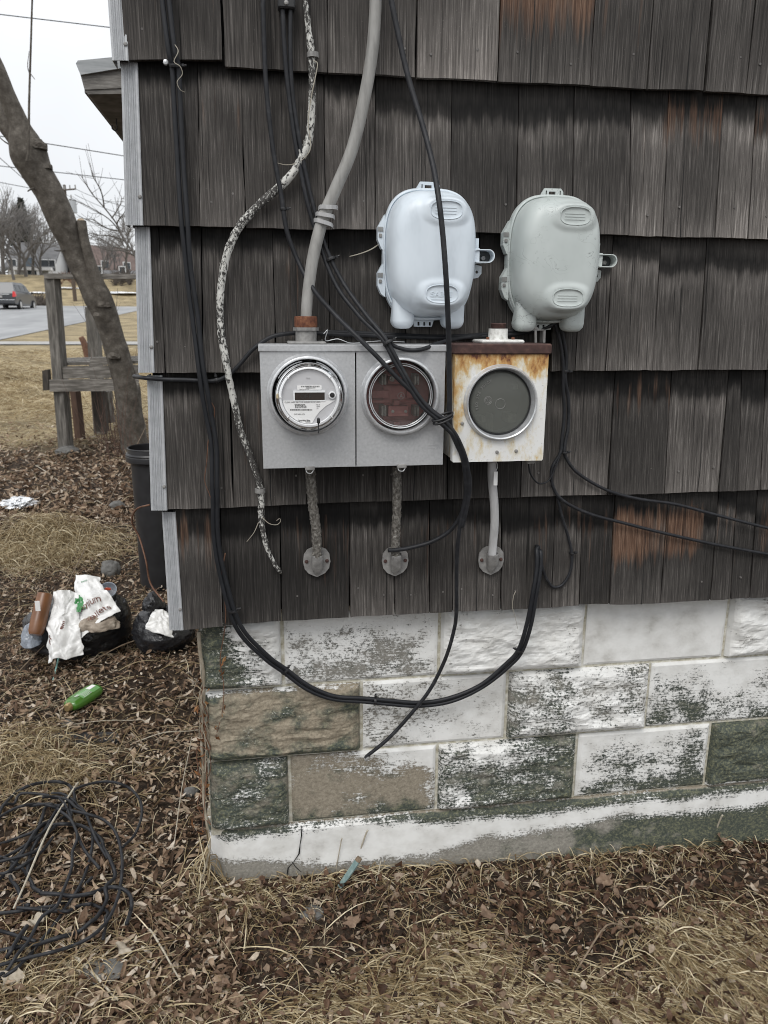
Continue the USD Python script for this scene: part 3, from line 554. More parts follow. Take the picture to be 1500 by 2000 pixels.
for i in range(nb):
    a = so[0]*(1-i/nb)+so[1]*(i/nb); b = so[0]*(1-(i+.96)/nb)+so[1]*((i+.96)/nb)
    fr = np.array([[a, b], [a+[0, 1.8, 0], b+[0, 1.8, 0]]])-[0, 0, .01]
    obj('soffit_board', slab(fr[:, ::-1], fr[:, ::-1]+[0, 0, .02]), M_paleboard if i % 2 else M_greyboard, pr)
hk = V(222, 238, YP+.3)

# ================================================================ meter boxes
def PX(x, y, out): return P(x, y, out)
def poly_px(pts, out):
    return Polygon([(p[0], p[2]) for p in (P(x, y, out) for x, y in pts)])
def circ(cx, cz, r, n=64): return Point(cx, cz).buffer(r, n)
def panel_box(name, parent, x0, x1, z0, z1, out, m, t=.0022):
    """an open-fronted sheet metal case"""
    ms = [bx((x0, -.006, z0), (x1, -.012, z1)), bx((x0, -.012, z0), (x0+t, -out, z1)), bx((x1-t, -.012, z0), (x1, -out, z1)),
          bx((x0+t, -.012, z0), (x1-t, -out, z0+t)), bx((x0+t, -.012, z1-t), (x1-t, -out, z1))]
    return obj(name, cat_(ms), m, parent)
OUT = .140
q00, q10 = P(505, 676, OUT), P(868, 676, OUT); q01, q11 = P(516, 915, OUT), P(867, 909, OUT)
bx0, bx1, bz1, bz0 = (q00[0]+q01[0])/2, (q10[0]+q11[0])/2, (q00[2]+q10[2])/2, (q01[2]+q11[2])/2
mb = thing('meter_box', 'wide grey steel double meter box with one meter and one empty socket', 'meter box', ((bx0+bx1)/2, -.006, bz0))
panel_box('enclosure', mb, bx0, bx1, bz0, bz1-.012, OUT-.004, M_galv)
ztop = P(690, 686, OUT)[2]
obj('top_flange', bx((bx0-.003, -.008, ztop-.0005), (bx1+.003, -OUT-.004, bz1+.003), .0015), M_galv, mb)
xd = P(695, 800, OUT)[0]
CEN = [(P(602.3, 772.5, OUT+.012), .0855), (P(783.5, 774, OUT+.012), .0745*1.08)]
RING = []
for i, (xa, xb) in enumerate(((bx0, xd-.0015), (xd+.0015, bx1))):
    c, r = CEN[i]; r = .0795
    c = np.array([c[0], -OUT, c[2]]); RING.append((c, r))
    pl = sbox(xa, bz0+.001, xb, ztop-.001).difference(circ(c[0], c[2], r))
    obj('cover', plate(pl, OUT-.0035, OUT), M_galv, mb)
    obj('ring', lathe([(r-.0015, -.004), (r-.001, .016), (r+.0005, .0185), (r+.004, .0185), (r+.0062, .016), (r+.0068, .008), (r+.0085, .003), (r+.011, .0003)], c, n=96), M_galvlight, mb, smooth=50)
    xl = P((605, 784)[i], 912, OUT)[0]
    obj('latch', bx((xl-.011, -OUT-.001, bz0-.004), (xl+.011, -OUT-.0075, bz0+.0045), .0012), M_castgrey, mb)
    obj('latch_loop', tube(spline([(xl-.009, -OUT-.004, bz0-.003), (xl-.006, -OUT-.006, bz0-.010), (xl+.003, -OUT-.006, bz0-.011), (xl+.009, -OUT-.004, bz0-.003)], 4), .0012, 5), M_galvlight, mb)
# embossed arrow on the right cover
ac = P(846, 872, OUT)
arr = Polygon([(-.013, .004), (.004, .004), (.004, .008), (.014, 0), (.004, -.008), (.004, -.004), (-.013, -.004)])
obj('embossed_arrow', plate(affinity.translate(arr.difference(arr.buffer(-.0012)), ac[0], ac[2]), OUT-.0002, OUT+.0006), M_galv, mb)
# pipe hub, locknut and coupling on top
hc = P(598, 668, .085); zt = bz1+.003
obj('hub', cat_([bx((hc[0]-.042, -.045, zt), (hc[0]+.042, -.125, zt+.006), .002), lathe([(.0245, .005), (.0235, .008), (.0235, .030)], (hc[0], -.085, zt), (0, 0, 1), 32)]), M_castgrey, mb, smooth=35)
obj('hub_collar', lathe([(.0001, .029), (.0285, .029), (.0285, .036), (.0001, .036)], (hc[0], -.085, zt), (0, 0, 1), 8), M_castgrey, mb)
obj('rusty_coupling', lathe([(.0245, .036), (.0255, .039), (.0255, .057), (.0240, .060), (.016, .060)], (hc[0], -.085, zt), (0, 0, 1), 36), M_rust, mb, smooth=35, label='rusty ring on top of the pipe hub')
# empty socket on the right
c, r = RING[1]
jx = lambda x, y, out=.07: P(690+x/7.895, 680+y/7.895, out)
sock = obj('terminal_block', lathe([(.0001, -.060), (.078, -.060), (.078, -.115)], c, n=40), M_redblock, mb)
def jb(name, xa, ya, xb, yb, o0, o1, m, rr=.001):
    a, b = jx(xa, ya, o1), jx(xb, yb, o1)
    obj(name, bx((a[0], -o0, a[2]), (b[0], -o1-.018, b[2]), rr), m, sock)
jb('insulator', 520, 430, 830, 545, .060, .085, M_redblock); jb('insulator', 520, 880, 830, 1035, .060, .098, M_redblock); jb('insulator', 440, 560, 940, 1090, .058, .068, M_redblock)
jb('insulator', 270, 640, 535, 755, .060, .078, M_redblock); jb('insulator', 800, 640, 960, 755, .060, .076, M_redblock); jb('rib', 270, 790, 940, 830, .06, .074, M_redblock); jb('bracket', 600, 790, 700, 870, .06, .092, M_redblock)
jb('insulator', 600, 1120, 700, 1200, .06, .075, M_redblock)
for (xa, ya) in ((420, 410), (920, 410), (420, 890), (920, 890)):
    for k in (0, 1): jb('jaw', xa+k*42, ya, xa+k*42+30, ya+150, .070, .108, M_jaw, .002)
    jb('jaw_spring', xa-5, ya-14, xa+75, ya, .075, .104, M_jaw)
for (xa, ya) in ((578, 465), (775, 465), (578, 955), (775, 955)):
    s = jx(xa, ya, .09); obj('terminal_screw', lathe([(.0001, .012), (.0035, .0115), (.0035, .005), (.006, .0045), (.006, -.01)], (s[0], -.108, s[2]), n=14), M_jaw, sock, smooth=40)
for (xa, ya) in ((450, 700), (905, 710)):
    s = jx(xa, ya, .08); obj('terminal_screw', lathe([(.0001, .005), (.005, .004), (.005, -.01)], (s[0], -.078, s[2]), n=14), M_jaw, sock, smooth=40)
g = jx(735, 735, .14)
gc = P(785.5, 775, OUT+.002)
cov = obj('glass_cover', lathe([(.0001, .0015), (.066, .0015), (.0685, .004), (.0695, .010), (.0715, .011), (.0720, -.004), (.0785, -.006)], (c[0], -OUT, c[2]), n=80), M_glass, mb, smooth=50)
for rr_ in (.0675, .0712):
    obj('rim_bead', lathe([(rr_+.0011*math.cos(a), .0085+.0011*math.sin(a)) for a in np.linspace(0, 2*np.pi, 9)[:-1]], (c[0], -OUT, c[2]), n=80, close=True), M_galvlight if rr_ < .07 else M_facering, cov, smooth=True)
obj('embossed_mark', cat_([lathe([(.0068, .002), (.0072, .0026), (.0078, .002)], (g[0], -OUT, g[2]), n=28), text_at('A', .008, (g[0], -OUT-.002, g[2]-.004), (1, 0, 0), (0, 0, 1), .0005, center=True)]), M_castgrey, cov)
# the electricity meter plugged in on the left
c, r = RING[0]
em = thing('electric_meter', 'round electricity meter with clear dome and white label in the grey double box', 'electric meter', (c[0], -OUT, c[2]))
obj('meter_base', lathe([(.0001, -.03), (.0775, -.03), (.0775, -.002), (.0735, .004), (.0735, -.006), (.0001, -.006)], c, n=64), M_black, em, smooth=40)
obj('dome', lathe([(.0748, .002), (.0735, .010), (.0728, .030), (.0722, .046), (.0700, .0505), (.0672, .052), (.0668, .060), (.0655, .0655), (.062, .068), (.0001, .069)], c, n=96), M_dome, em, smooth=60)
cf = c+np.array([0, -.042, 0])
obj('inner_cylinder', lathe([(.0705, -.040), (.0685, -.010), (.0665, -.002), (.0640, -.001)], cf, n=80), M_face, em, smooth=50)
fr_ = obj('face_ring', lathe([(.0640, -.003), (.0640, .005), (.0600, .006), (.0590, .003), (.0585, -.003)], cf, n=90), M_facering, em, smooth=40)
for a in (43, 137, 222, 318, 180):
    d_ = np.array([math.cos(math.radians(a)), 0, math.sin(math.radians(a))])
    obj('ring_clip', tube([cf+d_*.0585-[0, .0065, 0], cf+d_*.0665-[0, .0065, 0]], .0011, 6), M_white, fr_)
face = obj('face_plate', lathe([(.0585, -.0005), (.0001, 0)], cf, n=80), M_face, em)
of = OUT+.042
ph = lambda x, y, o=.0: P(515+x/7.895, 680+y/7.895, of+o)
def fpoly(pts): return Polygon([(p[0], p[2]) for p in (ph(x, y) for x, y in pts)])
lab = fpoly([(300, 808), (1100, 806), (960, 890), (860, 980), (800, 1060), (750, 1150), (725, 1230), (500, 1230), (300, 1100)]).intersection(circ(cf[0], cf[2], .0572))
lb = obj('label', plate(lab, of+.0003, of+.0010), M_white, face)
def ftext(s, x, y, h, bold=False, m=M_ink, sq=1.0, par=lb, lift=.0011):
    p = ph(x, y); obj('lettering', text_at(s, h, (p[0], -(of+lift), p[2]), (1, 0, 0), (0, 0, 1), .0003, bold, squeeze=sq), m, par)
ftext('CL200 240V 3W TYPE C2SOD 30TA 1.0Kh', 322, 845, .0030, sq=.9); ftext('Versant Power', 475, 880, .0028, True, sq=.85); ftext('8150946', 480, 922, .0056, True, sq=.72)
ftext('OpenWay Riva', 530, 1126, .0032, True, sq=.85); ftext('C2SOD', 645, 1145, .0022, True); ftext('3H9 484 674', 470, 1027, .0026); ftext('FM 2S', 810, 880, .002); ftext('60Hz', 815, 905, .002); ftext('Wh', 815, 930, .002)
ftext('Itron', 655, 470, .0026, m=M_castgrey, par=face)
rb = np.random.default_rng(4)
def barcode(x0, y0, x1, y1, par, lift):
    x = x0; ms = []
    while x < x1:
        w_ = rb.uniform(4, 13); a, b = ph(x, y0), ph(min(x+w_, x1), y1); ms.append(bx((a[0], -(of+lift), a[2]), (b[0], -(of+lift+.0003), b[2]))); x += w_+rb.uniform(4, 10)
    obj('barcode', cat_(ms), M_ink, par)
barcode(410, 938, 750, 962, lb, .0011)
a, b = ph(515, 572), ph(895, 640)
st = obj('barcode_sticker', plate(sbox(a[0], b[2], b[0], a[2]).buffer(-.0018).buffer(.0018), of+.0003, of+.0010), M_white, face)
barcode(575, 580, 862, 600, st, .0011); ftext('80000141973', 655, 620, .002, True, par=st); ftext('Itron, Inc. W6 1234', 550, 637, .0016, par=st)
a, b = ph(455, 655), ph(950, 815)
bz = obj('display_bezel', plate(sbox(a[0], b[2], b[0], a[2]).difference(sbox(*(ph(480, 803)[[0, 2]]), *(ph(942, 680)[[0, 2]]))), of+.0002, of+.0022), M_facering, face)
a, b = ph(480, 680), ph(942, 803)
lc = obj('display', bx((a[0], -of, b[2]), (b[0], -of-.0006, a[2])), M_lcd, face)
ftext('OFF', 565, 778, .0095, False, M_ink, 1.0, lc, .0008)
s = ph(1055, 722)
bt = obj('button', lathe([(.0001, .007), (.0048, .0065), (.0052, .004), (.0052, 0)], (s[0], -of, s[2]), n=24), M_black, face, smooth=40)
obj('button_ring', lathe([(.0055, 0), (.0055, .005), (.0075, .005), (.0082, 0)], (s[0], -of, s[2]), n=28), M_facering, bt, smooth=40)
s = ph(845, 1120, .026); s2 = ph(845, 1310, .028)
sl = obj('seal', cat_([hull_spheres([((s[0], s[1], s[2]+.004), .0032), ((s[0], s[1], s[2]-.003), .0036)]), tube([s, s2], .0012, 6)]), M_black, em, smooth=40)
sc = np.array([(cf[0], 0, cf[2])])
sw = []
for a0, a1 in ((100, 150), (30, 75)):
    t_ = np.radians(np.linspace(a0, a1, 12)); sw.append(tube(np.stack([c[0]+.0745*np.cos(t_), 0*t_-OUT-.004, c[2]+.0745*np.sin(t_)], 1), .0008, 5))
for w_ in sw: obj('sealing_wire', w_, M_facering, em)

# rusty white single meter box
O3 = .150
x0, x1 = P(889, 790, O3)[0], P(1064, 790, O3)[0]; z1 = P(975, 688, O3)[2]; z0 = P(975, 897, O3)[2]
rz = thing('old_meter_box', 'old white meter box streaked with rust, with a dark round glass and brown rusted lid', 'meter box', ((x0+x1)/2, -.006, z0))
M_rusty = mat('rust_streaked_white_paint', {
    'g': ('geometry', {}), 'xyz': ('separate_xyz', {}), 'm': ('mapping', {'scale': (42, 42, 20)}), 'n': ('noise_texture', {'scale': 1, 'detail': 6, 'roughness': .65}),
    'm2': ('mapping', {'scale': (170, 170, 170)}), 'n2': ('noise_texture', {'scale': 1, 'detail': 4, 'roughness': .7}),
    'tz': ('map_range', {'from_min': z1-.085, 'from_max': z1, 'to_min': 0, 'to_max': .31, 'clamp': True}), 'tx': ('map_range', {'from_min': x0+.002, 'from_max': x0+.05, 'to_min': .20, 'to_max': 0, 'clamp': True}),
    'tl': ('map_range', {'from_min': z0+.05, 'from_max': z0+.14, 'to_min': 0, 'to_max': 1, 'clamp': True}), 'txl': ('math', {'math_type': 'multiply'}), 'mx': ('math', {'math_type': 'maximum'}),
    's': ('math', {'math_type': 'add'}), 'k': ('rgb_ramp', {'ramp': [(.50, (.70, .70, .68)), (.62, (.62, .57, .45)), (.70, (.55, .38, .17)), (.80, (.42, .22, .07)), (.9, (.12, .035, .015)), (1, (.05, .02, .012))]}),
    'sp': ('map_range', {'from_min': .60, 'from_max': .72, 'to_min': 0, 'to_max': .55, 'clamp': True}), 'x': ('mix', {'color2': (.20, .185, .165)}), 'b': ('bump', {'strength': .35, 'distance': .0012}), 'p': ('principled_bsdf', {'roughness': .55})},
    [('g.position', 'xyz.vector'), ('g.position', 'm.vector'), ('m.vector', 'n.vector'), ('g.position', 'm2.vector'), ('m2.vector', 'n2.vector'), ('xyz.z', 'tz.value'), ('xyz.x', 'tx.value'), ('xyz.z', 'tl.value'), ('tx.result', 'txl.value1'), ('tl.result', 'txl.value2'),
     ('tz.result', 'mx.value1'), ('txl.value', 'mx.value2'), ('n.fac', 's.value1'), ('mx.value', 's.value2'), ('s.value', 'k.fac'), ('n2.fac', 'sp.value'), ('sp.result', 'x.fac'), ('k.color', 'x.color1'), ('x.color', 'p.base_color'), ('n2.fac', 'b.height'), ('b.normal', 'p.normal')])
M_whitepaint = noisy('worn_white_paint', [(.3, (.40, .39, .36)), (.5, (.66, .66, .63)), (.7, (.74, .74, .72))], (90, 90, 90), .5, .3, .0012)
panel_box('enclosure', rz, x0, x1, z0, z1, O3-.012, M_rusty)
c3 = P(980.5, 788, O3+.01); c3 = np.array([c3[0], -O3, c3[2]]); r3 = .0795
pl = sbox(x0-.001, z0-.003, x1+.001, z1).difference(circ(c3[0], c3[2], r3))
obj('cover', plate(pl, O3-.0025, O3), M_rusty, rz)
obj('cover_edge', cat_([bx((x0-.003, -O3+.022, z0-.003), (x0-.001, -O3, z1)), bx((x1+.001, -O3+.022, z0-.003), (x1+.003, -O3, z1)), bx((x0-.001, -O3+.022, z0-.005), (x1+.001, -O3, z0-.003))]), M_rusty, rz)
obj('ring', lathe([(r3-.008, -.012), (r3-.006, -.010), (r3-.002, .004), (r3-.001, .011), (r3+.0015, .0125), (r3+.004, .010), (r3+.005, .003), (r3+.008, .0002)], c3, n=96), M_galvlight, rz, smooth=50)
gl = obj('glass_disc', lathe([(.0001, -.002), (.066, -.002), (.0695, -.006), (.0735, -.010), (.0735, -.012)], c3, n=80), M_dusty, rz, smooth=50)
t_ = .068
obj('dark_gasket', lathe([(.0705, -.0075), (.0725, -.004), (.0745, -.008)], c3, n=80), M_black, gl, smooth=True)
e3 = lambda x, y, o: P(860+x/5, 620+y/5, o)
for (ex_, ey_, rr_) in ((470, 812, .0088), (470, 812, .0060), (588, 845, .0115)):
    s = e3(ex_, ey_, O3); obj('embossed_circle', lathe([(rr_-.0006, .001), (rr_, .0018), (rr_+.0006, .001)], (s[0], -O3+.003, s[2]), n=36), M_castgrey, gl)
s = e3(470, 822, O3); obj('embossed_letter', text_at('G', .006, (s[0], -O3+.0015, s[2]), (1, 0, 0), (0, 0, 1), .0006, center=True), M_castgrey, gl)
for k, ch in enumerate('ICED7,252,019'):
    a = math.radians(118+k*6.3); dd = np.array([math.cos(a), 0, math.sin(a)]); o_ = c3+dd*.0535+[0, .0008, 0]
    t1 = np.array([math.sin(a), 0, -math.cos(a)])
    if ch != ',': obj('embossed_letter', text_at(ch, .0058, o_, t1, dd, .0006, center=True), M_castgrey, gl)
it = obj('inner_base', lathe([(.0001, -.09), (.078, -.09), (.078, -.012)], c3, n=40), M_black, rz)
for (xa, ya, xb, yb) in ((640, 935, 725, 1020), (690, 650, 745, 700), (385, 960, 430, 1020), (480, 940, 500, 1150)):
    a, b = e3(xa, ya, .1), e3(xb, yb, .1); obj('terminal', bx((a[0], -.07, a[2]), (b[0], -.112, b[2]), .002), M_jaw, it)
lz0, lz1 = P(975, 690, O3)[2], P(975, 673, O3)[2]
M_ruststeel = noisy('dark_rusted_steel', [(.3, (.035, .018, .015)), (.55, (.065, .032, .027)), (.75, (.11, .06, .045))], (70, 70, 70), .8, .4)
obj('rusted_lid', bx((x0-.008, -.012, lz0-.002), (x1+.008, -O3-.006, lz1+.002), .003), M_ruststeel, rz, label='brown rusted steel lid')
zt = lz1+.002; h3 = e3(560, 250, .09)
obj('hub_plate', bx((h3[0]-.050, -.045, zt), (h3[0]+.050, -.135, zt+.008), .003), M_whitepaint, rz)
obj('hub', lathe([(.0245, .008), (.0225, .013), (.0220, .032), (.0001, .032)], (h3[0], -.09, zt), (0, 0, 1), 36), M_whitepaint, rz, smooth=40)
th = [(.0001, .032)]
for k in range(5): th += [(.0165, .0325+k*.0022), (.0182, .0336+k*.0022)]
obj('threaded_nipple', lathe(th+[(.017, .0445), (.0001, .0445)], (h3[0], -.09, zt), (0, 0, 1), 36), M_ruststeel, rz)
for dx in (-.030, .030): obj('bolt', lathe([(.004, 0), (.004, .005), (.0001, .006)], (h3[0]+dx, -.11, zt+.008), (0, 0, 1), 6), M_rust, rz)
for (xx, yy) in ((213, 1035), (553, 1315), (740, 1303)):
    s = e3(xx, yy, O3); obj('screw', lathe([(.0001, .004), (.003, .0035), (.0042, .001), (.0042, 0)], s, n=12), M_castgrey, rz, smooth=30)
s = e3(875, 1400, O3-.03); obj('bottom_lug', bx(s-[.009, .01, .006], s+[.009, .012, .005], .002), M_castgrey, rz)
br = [e3(885, 118, .07), e3(1000, 120, .07), e3(1003, 245, .07)]
obj('bracket', cat_([bx(br[0]-[0, .012, .002], br[1]+[0, .012, .001]), bx(br[1]-[.002, .012, .0], br[2]+[.001, .012, 0]), cyl(e3(930, 100, .08), e3(932, 245, .08), .003, 10), cyl(e3(930, 96, .08), e3(930, 112, .08), .006, 6)]), M_castgrey, rz)

# telecom boxes
M_latch = plain('painted_shade_latch_recess', (.05, .054, .055), .6)  # darkness inside the latch loop, painted as a dark grey back
def telecom(name, label, m, cx, cy, text, dl):
    C = P(cx, cy, .05); C = np.array([C[0], 0, C[2]]); k = 1.74/1500*1.015
    t = thing(name, label, 'telecom box', (C[0], 0, C[2]), 'oval covered telecom boxes on the shingles')
    a, b = .1065, .1425
    nr, na = 60, 150
    rr_ = np.concatenate([np.linspace(0, .74, 26), np.linspace(.76, 1.0, 40)]); nr = len(rr_)
    th_ = np.linspace(0, 2*np.pi, na, endpoint=False); ct, st_ = np.cos(th_), np.sin(th_); n_ = 3.15
    ro = (np.abs(ct/a)**n_+np.abs(st_/b)**n_)**(-1/n_)
    X = rr_[:, None]*ro*ct; Z = rr_[:, None]*ro*st_
    X = X*(1-.05*np.clip(-Z/b, 0, 1))
    R = rr_[:, None]+0*X
    def prof(R, Z):
        h = np.where(R < .945, .046+.070*np.clip(1-np.clip(R/.945, 0, 1)**8, 0, 1)**.56, np.interp(R, [.945, .955, .985, 1.0], [.046, .0445, .0435, .037]))
        h = h-.006*np.clip(R, 0, .945)**2-.006*np.exp(-((R-.949)/.006)**2)
        return h
    H = prof(R, Z)
    def sstep(e0, e1, x): t_ = np.clip((x-e0)/(e1-e0), 0, 1); return t_*t_*(3-2*t_)
    for (ox, oz, w_, h_, top) in ((.019, .0865, .045, .026, 1), (.013, -.0865, .046, .0265, 0)):
        q = ((np.abs(X-ox)/w_)**2.6+(np.abs(Z-oz)/h_)**2.6)**(1/2.6)
        up_ = .1185
        f_ = 1-sstep(.86, 1.32, q)
        if not top: f_ = np.maximum(f_, 0)
        H = H*(1-f_)+np.maximum(H, up_)*f_
        q2 = ((np.abs(X-ox)/(w_*.76))**2.6+(np.abs(Z-oz)/(h_*.70))**2.6)**(1/2.6)
        H = H-.0022*(1-sstep(.94, 1.02, q2))
    pts = np.stack([X+C[0], -H, Z+C[2]], -1)
    i, j = np.meshgrid(np.arange(nr-1), np.arange(na), indexing='ij')
    q = np.stack([i*na+j, i*na+(j+1) % na, (i+1)*na+(j+1) % na, (i+1)*na+j], -1).reshape(-1, 4)
    v = pts.reshape(-1, 3); f = np.vstack([q[:, [0, 1, 2]], q[:, [0, 2, 3]]])
    rim = pts[-1].copy(); rim[:, 1] = -.026; n0 = len(v); kk = np.arange(na); k2 = (kk+1) % na; e = (nr-1)*na
    v = np.vstack([v, rim]); f = np.vstack([f, np.stack([e+kk, e+k2, n0+k2], 1), np.stack([e+kk, n0+k2, n0+kk], 1)])
    cover = obj('cover', (v, f), m, t, smooth=60)
    ol = np.stack([ro*ct*.985+C[0], ro*st_*.985+C[2]], 1); 
    obj('back_shell', plate(Polygon(ol), .026+.0-.018, .030), m, t)
    L = lambda x, y, o=0: np.array([C[0]+x*k/2.83+.0, -o, C[2]-y*k/2.83])     # zoomed crop pixels about the centre
    for s in (-1, 1):
        fx = -.145*1 if s < 0 else .137
        x_ = (-147 if s < 0 else 133)
        obj('foot', hull_spheres([(L(x_-16, 345, .052), .0185), (L(x_+16, 345, .052), .0185), (L(x_-18, 345, .028), .018), (L(x_+18, 345, .028), .018), (L(x_-18, 240, .050), .018), (L(x_+18, 240, .052), .018)]), m, t, smooth=50)
    def lp(pts_): return Polygon([(C[0]+x*k/2.83, C[2]-y*k/2.83) for x, y in pts_])
    for y_ in (-115, 120):
        hp = lp([(-245, y_-90), (-262, y_-60), (-282, y_-25), (-282, y_+40), (-262, y_+85), (-240, y_+100)])
        hg = obj('hinge', plate(hp, .012, .034), m, t)
        for q_ in range(5): p_ = L(-280+q_*6, y_-14, .0345); obj('hinge_rib', bx(p_-[.0008, .0015, .005], p_+[.0008, .0, .005]), M_castgrey, hg)
        p_ = L(-268, y_+18, .0345); obj('hinge_pin', bx(p_-[.0035, .0025, .004], p_+[.0035, 0, .004], .001), M_castgrey, hg)
    tt = lp([(-75, -320), (-70, -345), (-50, -378), (45, -378), (58, -362), (62, -320)]).buffer(-.002).buffer(.002)
    tt = tt.difference(lp([(-22, -360), (12, -360), (12, -345), (-22, -345)]).buffer(.0008)).difference(lp([(-42, -366), (-35, -366), (-35, -342), (-42, -342)])).difference(lp([(38, -366), (45, -366), (45, -342), (38, -342)]))
    obj('top_tab', plate(tt, .016, .021), m, t)
    bt_ = lp([(-75, 330), (-70, 378), (30, 378), (45, 330)]).buffer(-.002).buffer(.002)
    for q_ in (-45, -12, 20): bt_ = bt_.difference(lp([(q_-6, 352), (q_+6, 352), (q_+6, 372), (q_-6, 372)]))
    obj('bottom_tab', plate(bt_, .012, .020), m, t)
    # latch: flap on the cover, loop standing out to the right, bolt inside, drilled ear under it
    fp = lp([(196, -36), (254, -33), (254, 42), (196, 46)])
    lt = obj('latch', plate(fp, .048, .078), m, t)
    stad = lp([(252, 3), (302, 3)]) if False else None
    from shapely.geometry import LineString
    a_, b_ = L(244, 6), L(302, 6)
    line = LineString([(a_[0], a_[2]), (b_[0], b_[2])]); out_ = line.buffer(.0143); in_ = line.buffer(.0122)
    obj('latch_loop', plate(out_.difference(in_), .050, .082), m, lt); obj('latch_back', plate(in_, .048, .052), M_latch, lt)
    p_ = L(288, 13, .052); obj('bolt', lathe([(.0001, .009), (.005, .008), (.0055, 0)], p_, n=6), M_castgrey, lt)
    ear = lp([(250, 40), (298, 52), (298, 90), (280, 112), (250, 118)]).buffer(-.002).buffer(.002).difference(Point(*(L(272, 82)[[0, 2]])).buffer(.0035))
    obj('ear', plate(ear, .028, .034), m, t); obj('clip', plate(lp([(254, -92), (272, -92), (272, -34), (254, -34)]), .03, .042), m, t)
    for (ox, oz, w_, h_, tx_) in ((.019, .0865, .045, .026, ''), (.013, -.0865, .046, .0265, text)):
        th2 = np.linspace(0, 2*np.pi, 60); e_ = np.stack([C[0]+ox+w_*.77*np.sign(np.cos(th2))*np.abs(np.cos(th2))**.77, 0*th2-.1187, C[2]+oz+h_*.71*np.sign(np.sin(th2))*np.abs(np.sin(th2))**.77], 1)
        bd = obj('badge_rim', tube(e_, .0009, 6, False), m, cover, smooth=True)
        if tx_:
            obj('lettering', text_at(tx_, .0105, (C[0]+ox-.002, -.1160, C[2]+oz-.006), (1, 0, 0), (.12, 0, 1), .0014, False, True, 1.08), m, bd)
        obj('badge_line', cat_([bx((C[0]+ox-.024, -.1160, C[2]+oz+z_-.0008), (C[0]+ox+.022, -.1172, C[2]+oz+z_+.0008)) for z_ in ((-.0115,) if tx_ else (-.007, -.001, .005))]), m, bd)
    tx = UsdGeom.Xformable(stage.GetPrimAtPath(t)).GetOrderedXformOps()[0]; tx.Set(Gf.Vec3d(float(C[0]), -.024, float(C[2])))
    return t
telecom('telecom_box', 'pale blue plastic telecom box with a black cable hanging in front of it', M_bluewhite, 836.5, 499.5, 'SABRE', 0)
telecom('telecom_box', 'grey scuffed plastic telecom box right of the pale blue one, above the rusty meter box', M_greywhite, 1074.5, 508.5, '', 0)

# conduit from above into the double box
cp = [(735, -60, .07), (733, 20, .07), (727, 100, .07), (712, 190, .07), (688, 290, .07), (655, 370, .07), (630, 430, .07), (612, 500, .075), (603, 560, .08), (599, 600, .085), (598, 625, .085)]
cd = thing('conduit', 'bent grey service conduit running down the shingles into the top of the double meter box', 'conduit', P(598, 625, .085))
pc = spline([P(*q) for q in cp], 8); obj('pipe', tube(pc, np.interp(np.arange(len(pc)), [0, len(pc)*.6, len(pc)], [.0125, .0135, .0120]), 18), M_conduit, cd, smooth=True)
sp = []
for k, (ax_, ay_) in enumerate(((640, 405), (634, 420), (631, 434))):
    a = P(ax_-19, ay_+4-k*3, .055); b = P(ax_+20, ay_+2+k*4, .055); mid = P(ax_, ay_-1, .091)
    ptsb = spline([a, a*.6+mid*.4-[0.004, .010, -.002], mid, b*.6+mid*.4-[-.004, .010, 0], b], 5)
    obj('strap', slab(np.stack([ptsb-[0, 0, .0042], ptsb+[0, 0, .0042]]), np.stack([ptsb-[0, 0, .0042], ptsb+[0, 0, .0042]])+[0, .0016, 0]), M_conduitlight, cd)
# cable entrance covers and the tails dropping into them
def entrance(px, py, label):
    c = P(px, py, .034); t = thing('entrance_cover', label, 'cable cover', c, 'cast cable entrance covers under the meter boxes')
    k = 1.8/1500/2
    outl = Polygon([(c[0]+x*k, c[2]-y*k) for x, y in [(-56, 0), (-52, -32), (-38, -52), (-20, -60), (20, -60), (38, -52), (52, -32), (56, 0), (50, 30), (34, 50), (14, 60), (0, 66), (-14, 60), (-34, 50), (-50, 30)]]).buffer(-.003).buffer(.003)
    pl_ = plate(outl, .033, .0385); obj('plate', pl_, M_castgrey, t)
    prof_ = []
    for (zz, w_, dpt) in ((-36, 24, .026), (-30, 25, .028), (0, 25, .024), (30, 21, .014), (50, 12, .005), (60, 4, .001)):
        th_ = np.linspace(0, np.pi, 9); prof_.append(np.stack([c[0]-w_*k*np.sign(np.cos(th_))*np.abs(np.cos(th_))**.6, -.0385-dpt*np.sin(th_)**.5, c[2]-zz*k+0*th_], 1))
    pr_ = np.array(prof_); obj('hood', slab(pr_, pr_+(np.array([c[0], -.03, 0])*[1, 1, 0]-pr_*[1, 1, 0])*.12), M_castgrey, t, smooth=35)
    for s in (-1, 1): obj('screw', lathe([(.0001, .004), (.004, .003), (.0048, 0)], (c[0]+s*42*k, -.0385, c[2]+2*k), n=10), M_ruststeel, t)
entrance(618.5, 1096, 'cast grey cable cover under the electric meter, leftmost of three')
entrance(771.5, 1095, 'cast grey cable cover with the cut black cable end lying against it')
entrance(958.5, 1093, 'cast grey cable cover under the rusty white meter box')
M_fray = noisy('frayed_cable_braid', [(.3, (.05, .045, .04)), (.5, (.13, .12, .105)), (.62, (.22, .21, .19)), (.75, (.40, .39, .36))], (170, 170, 120), .9, .9, .003, 6)
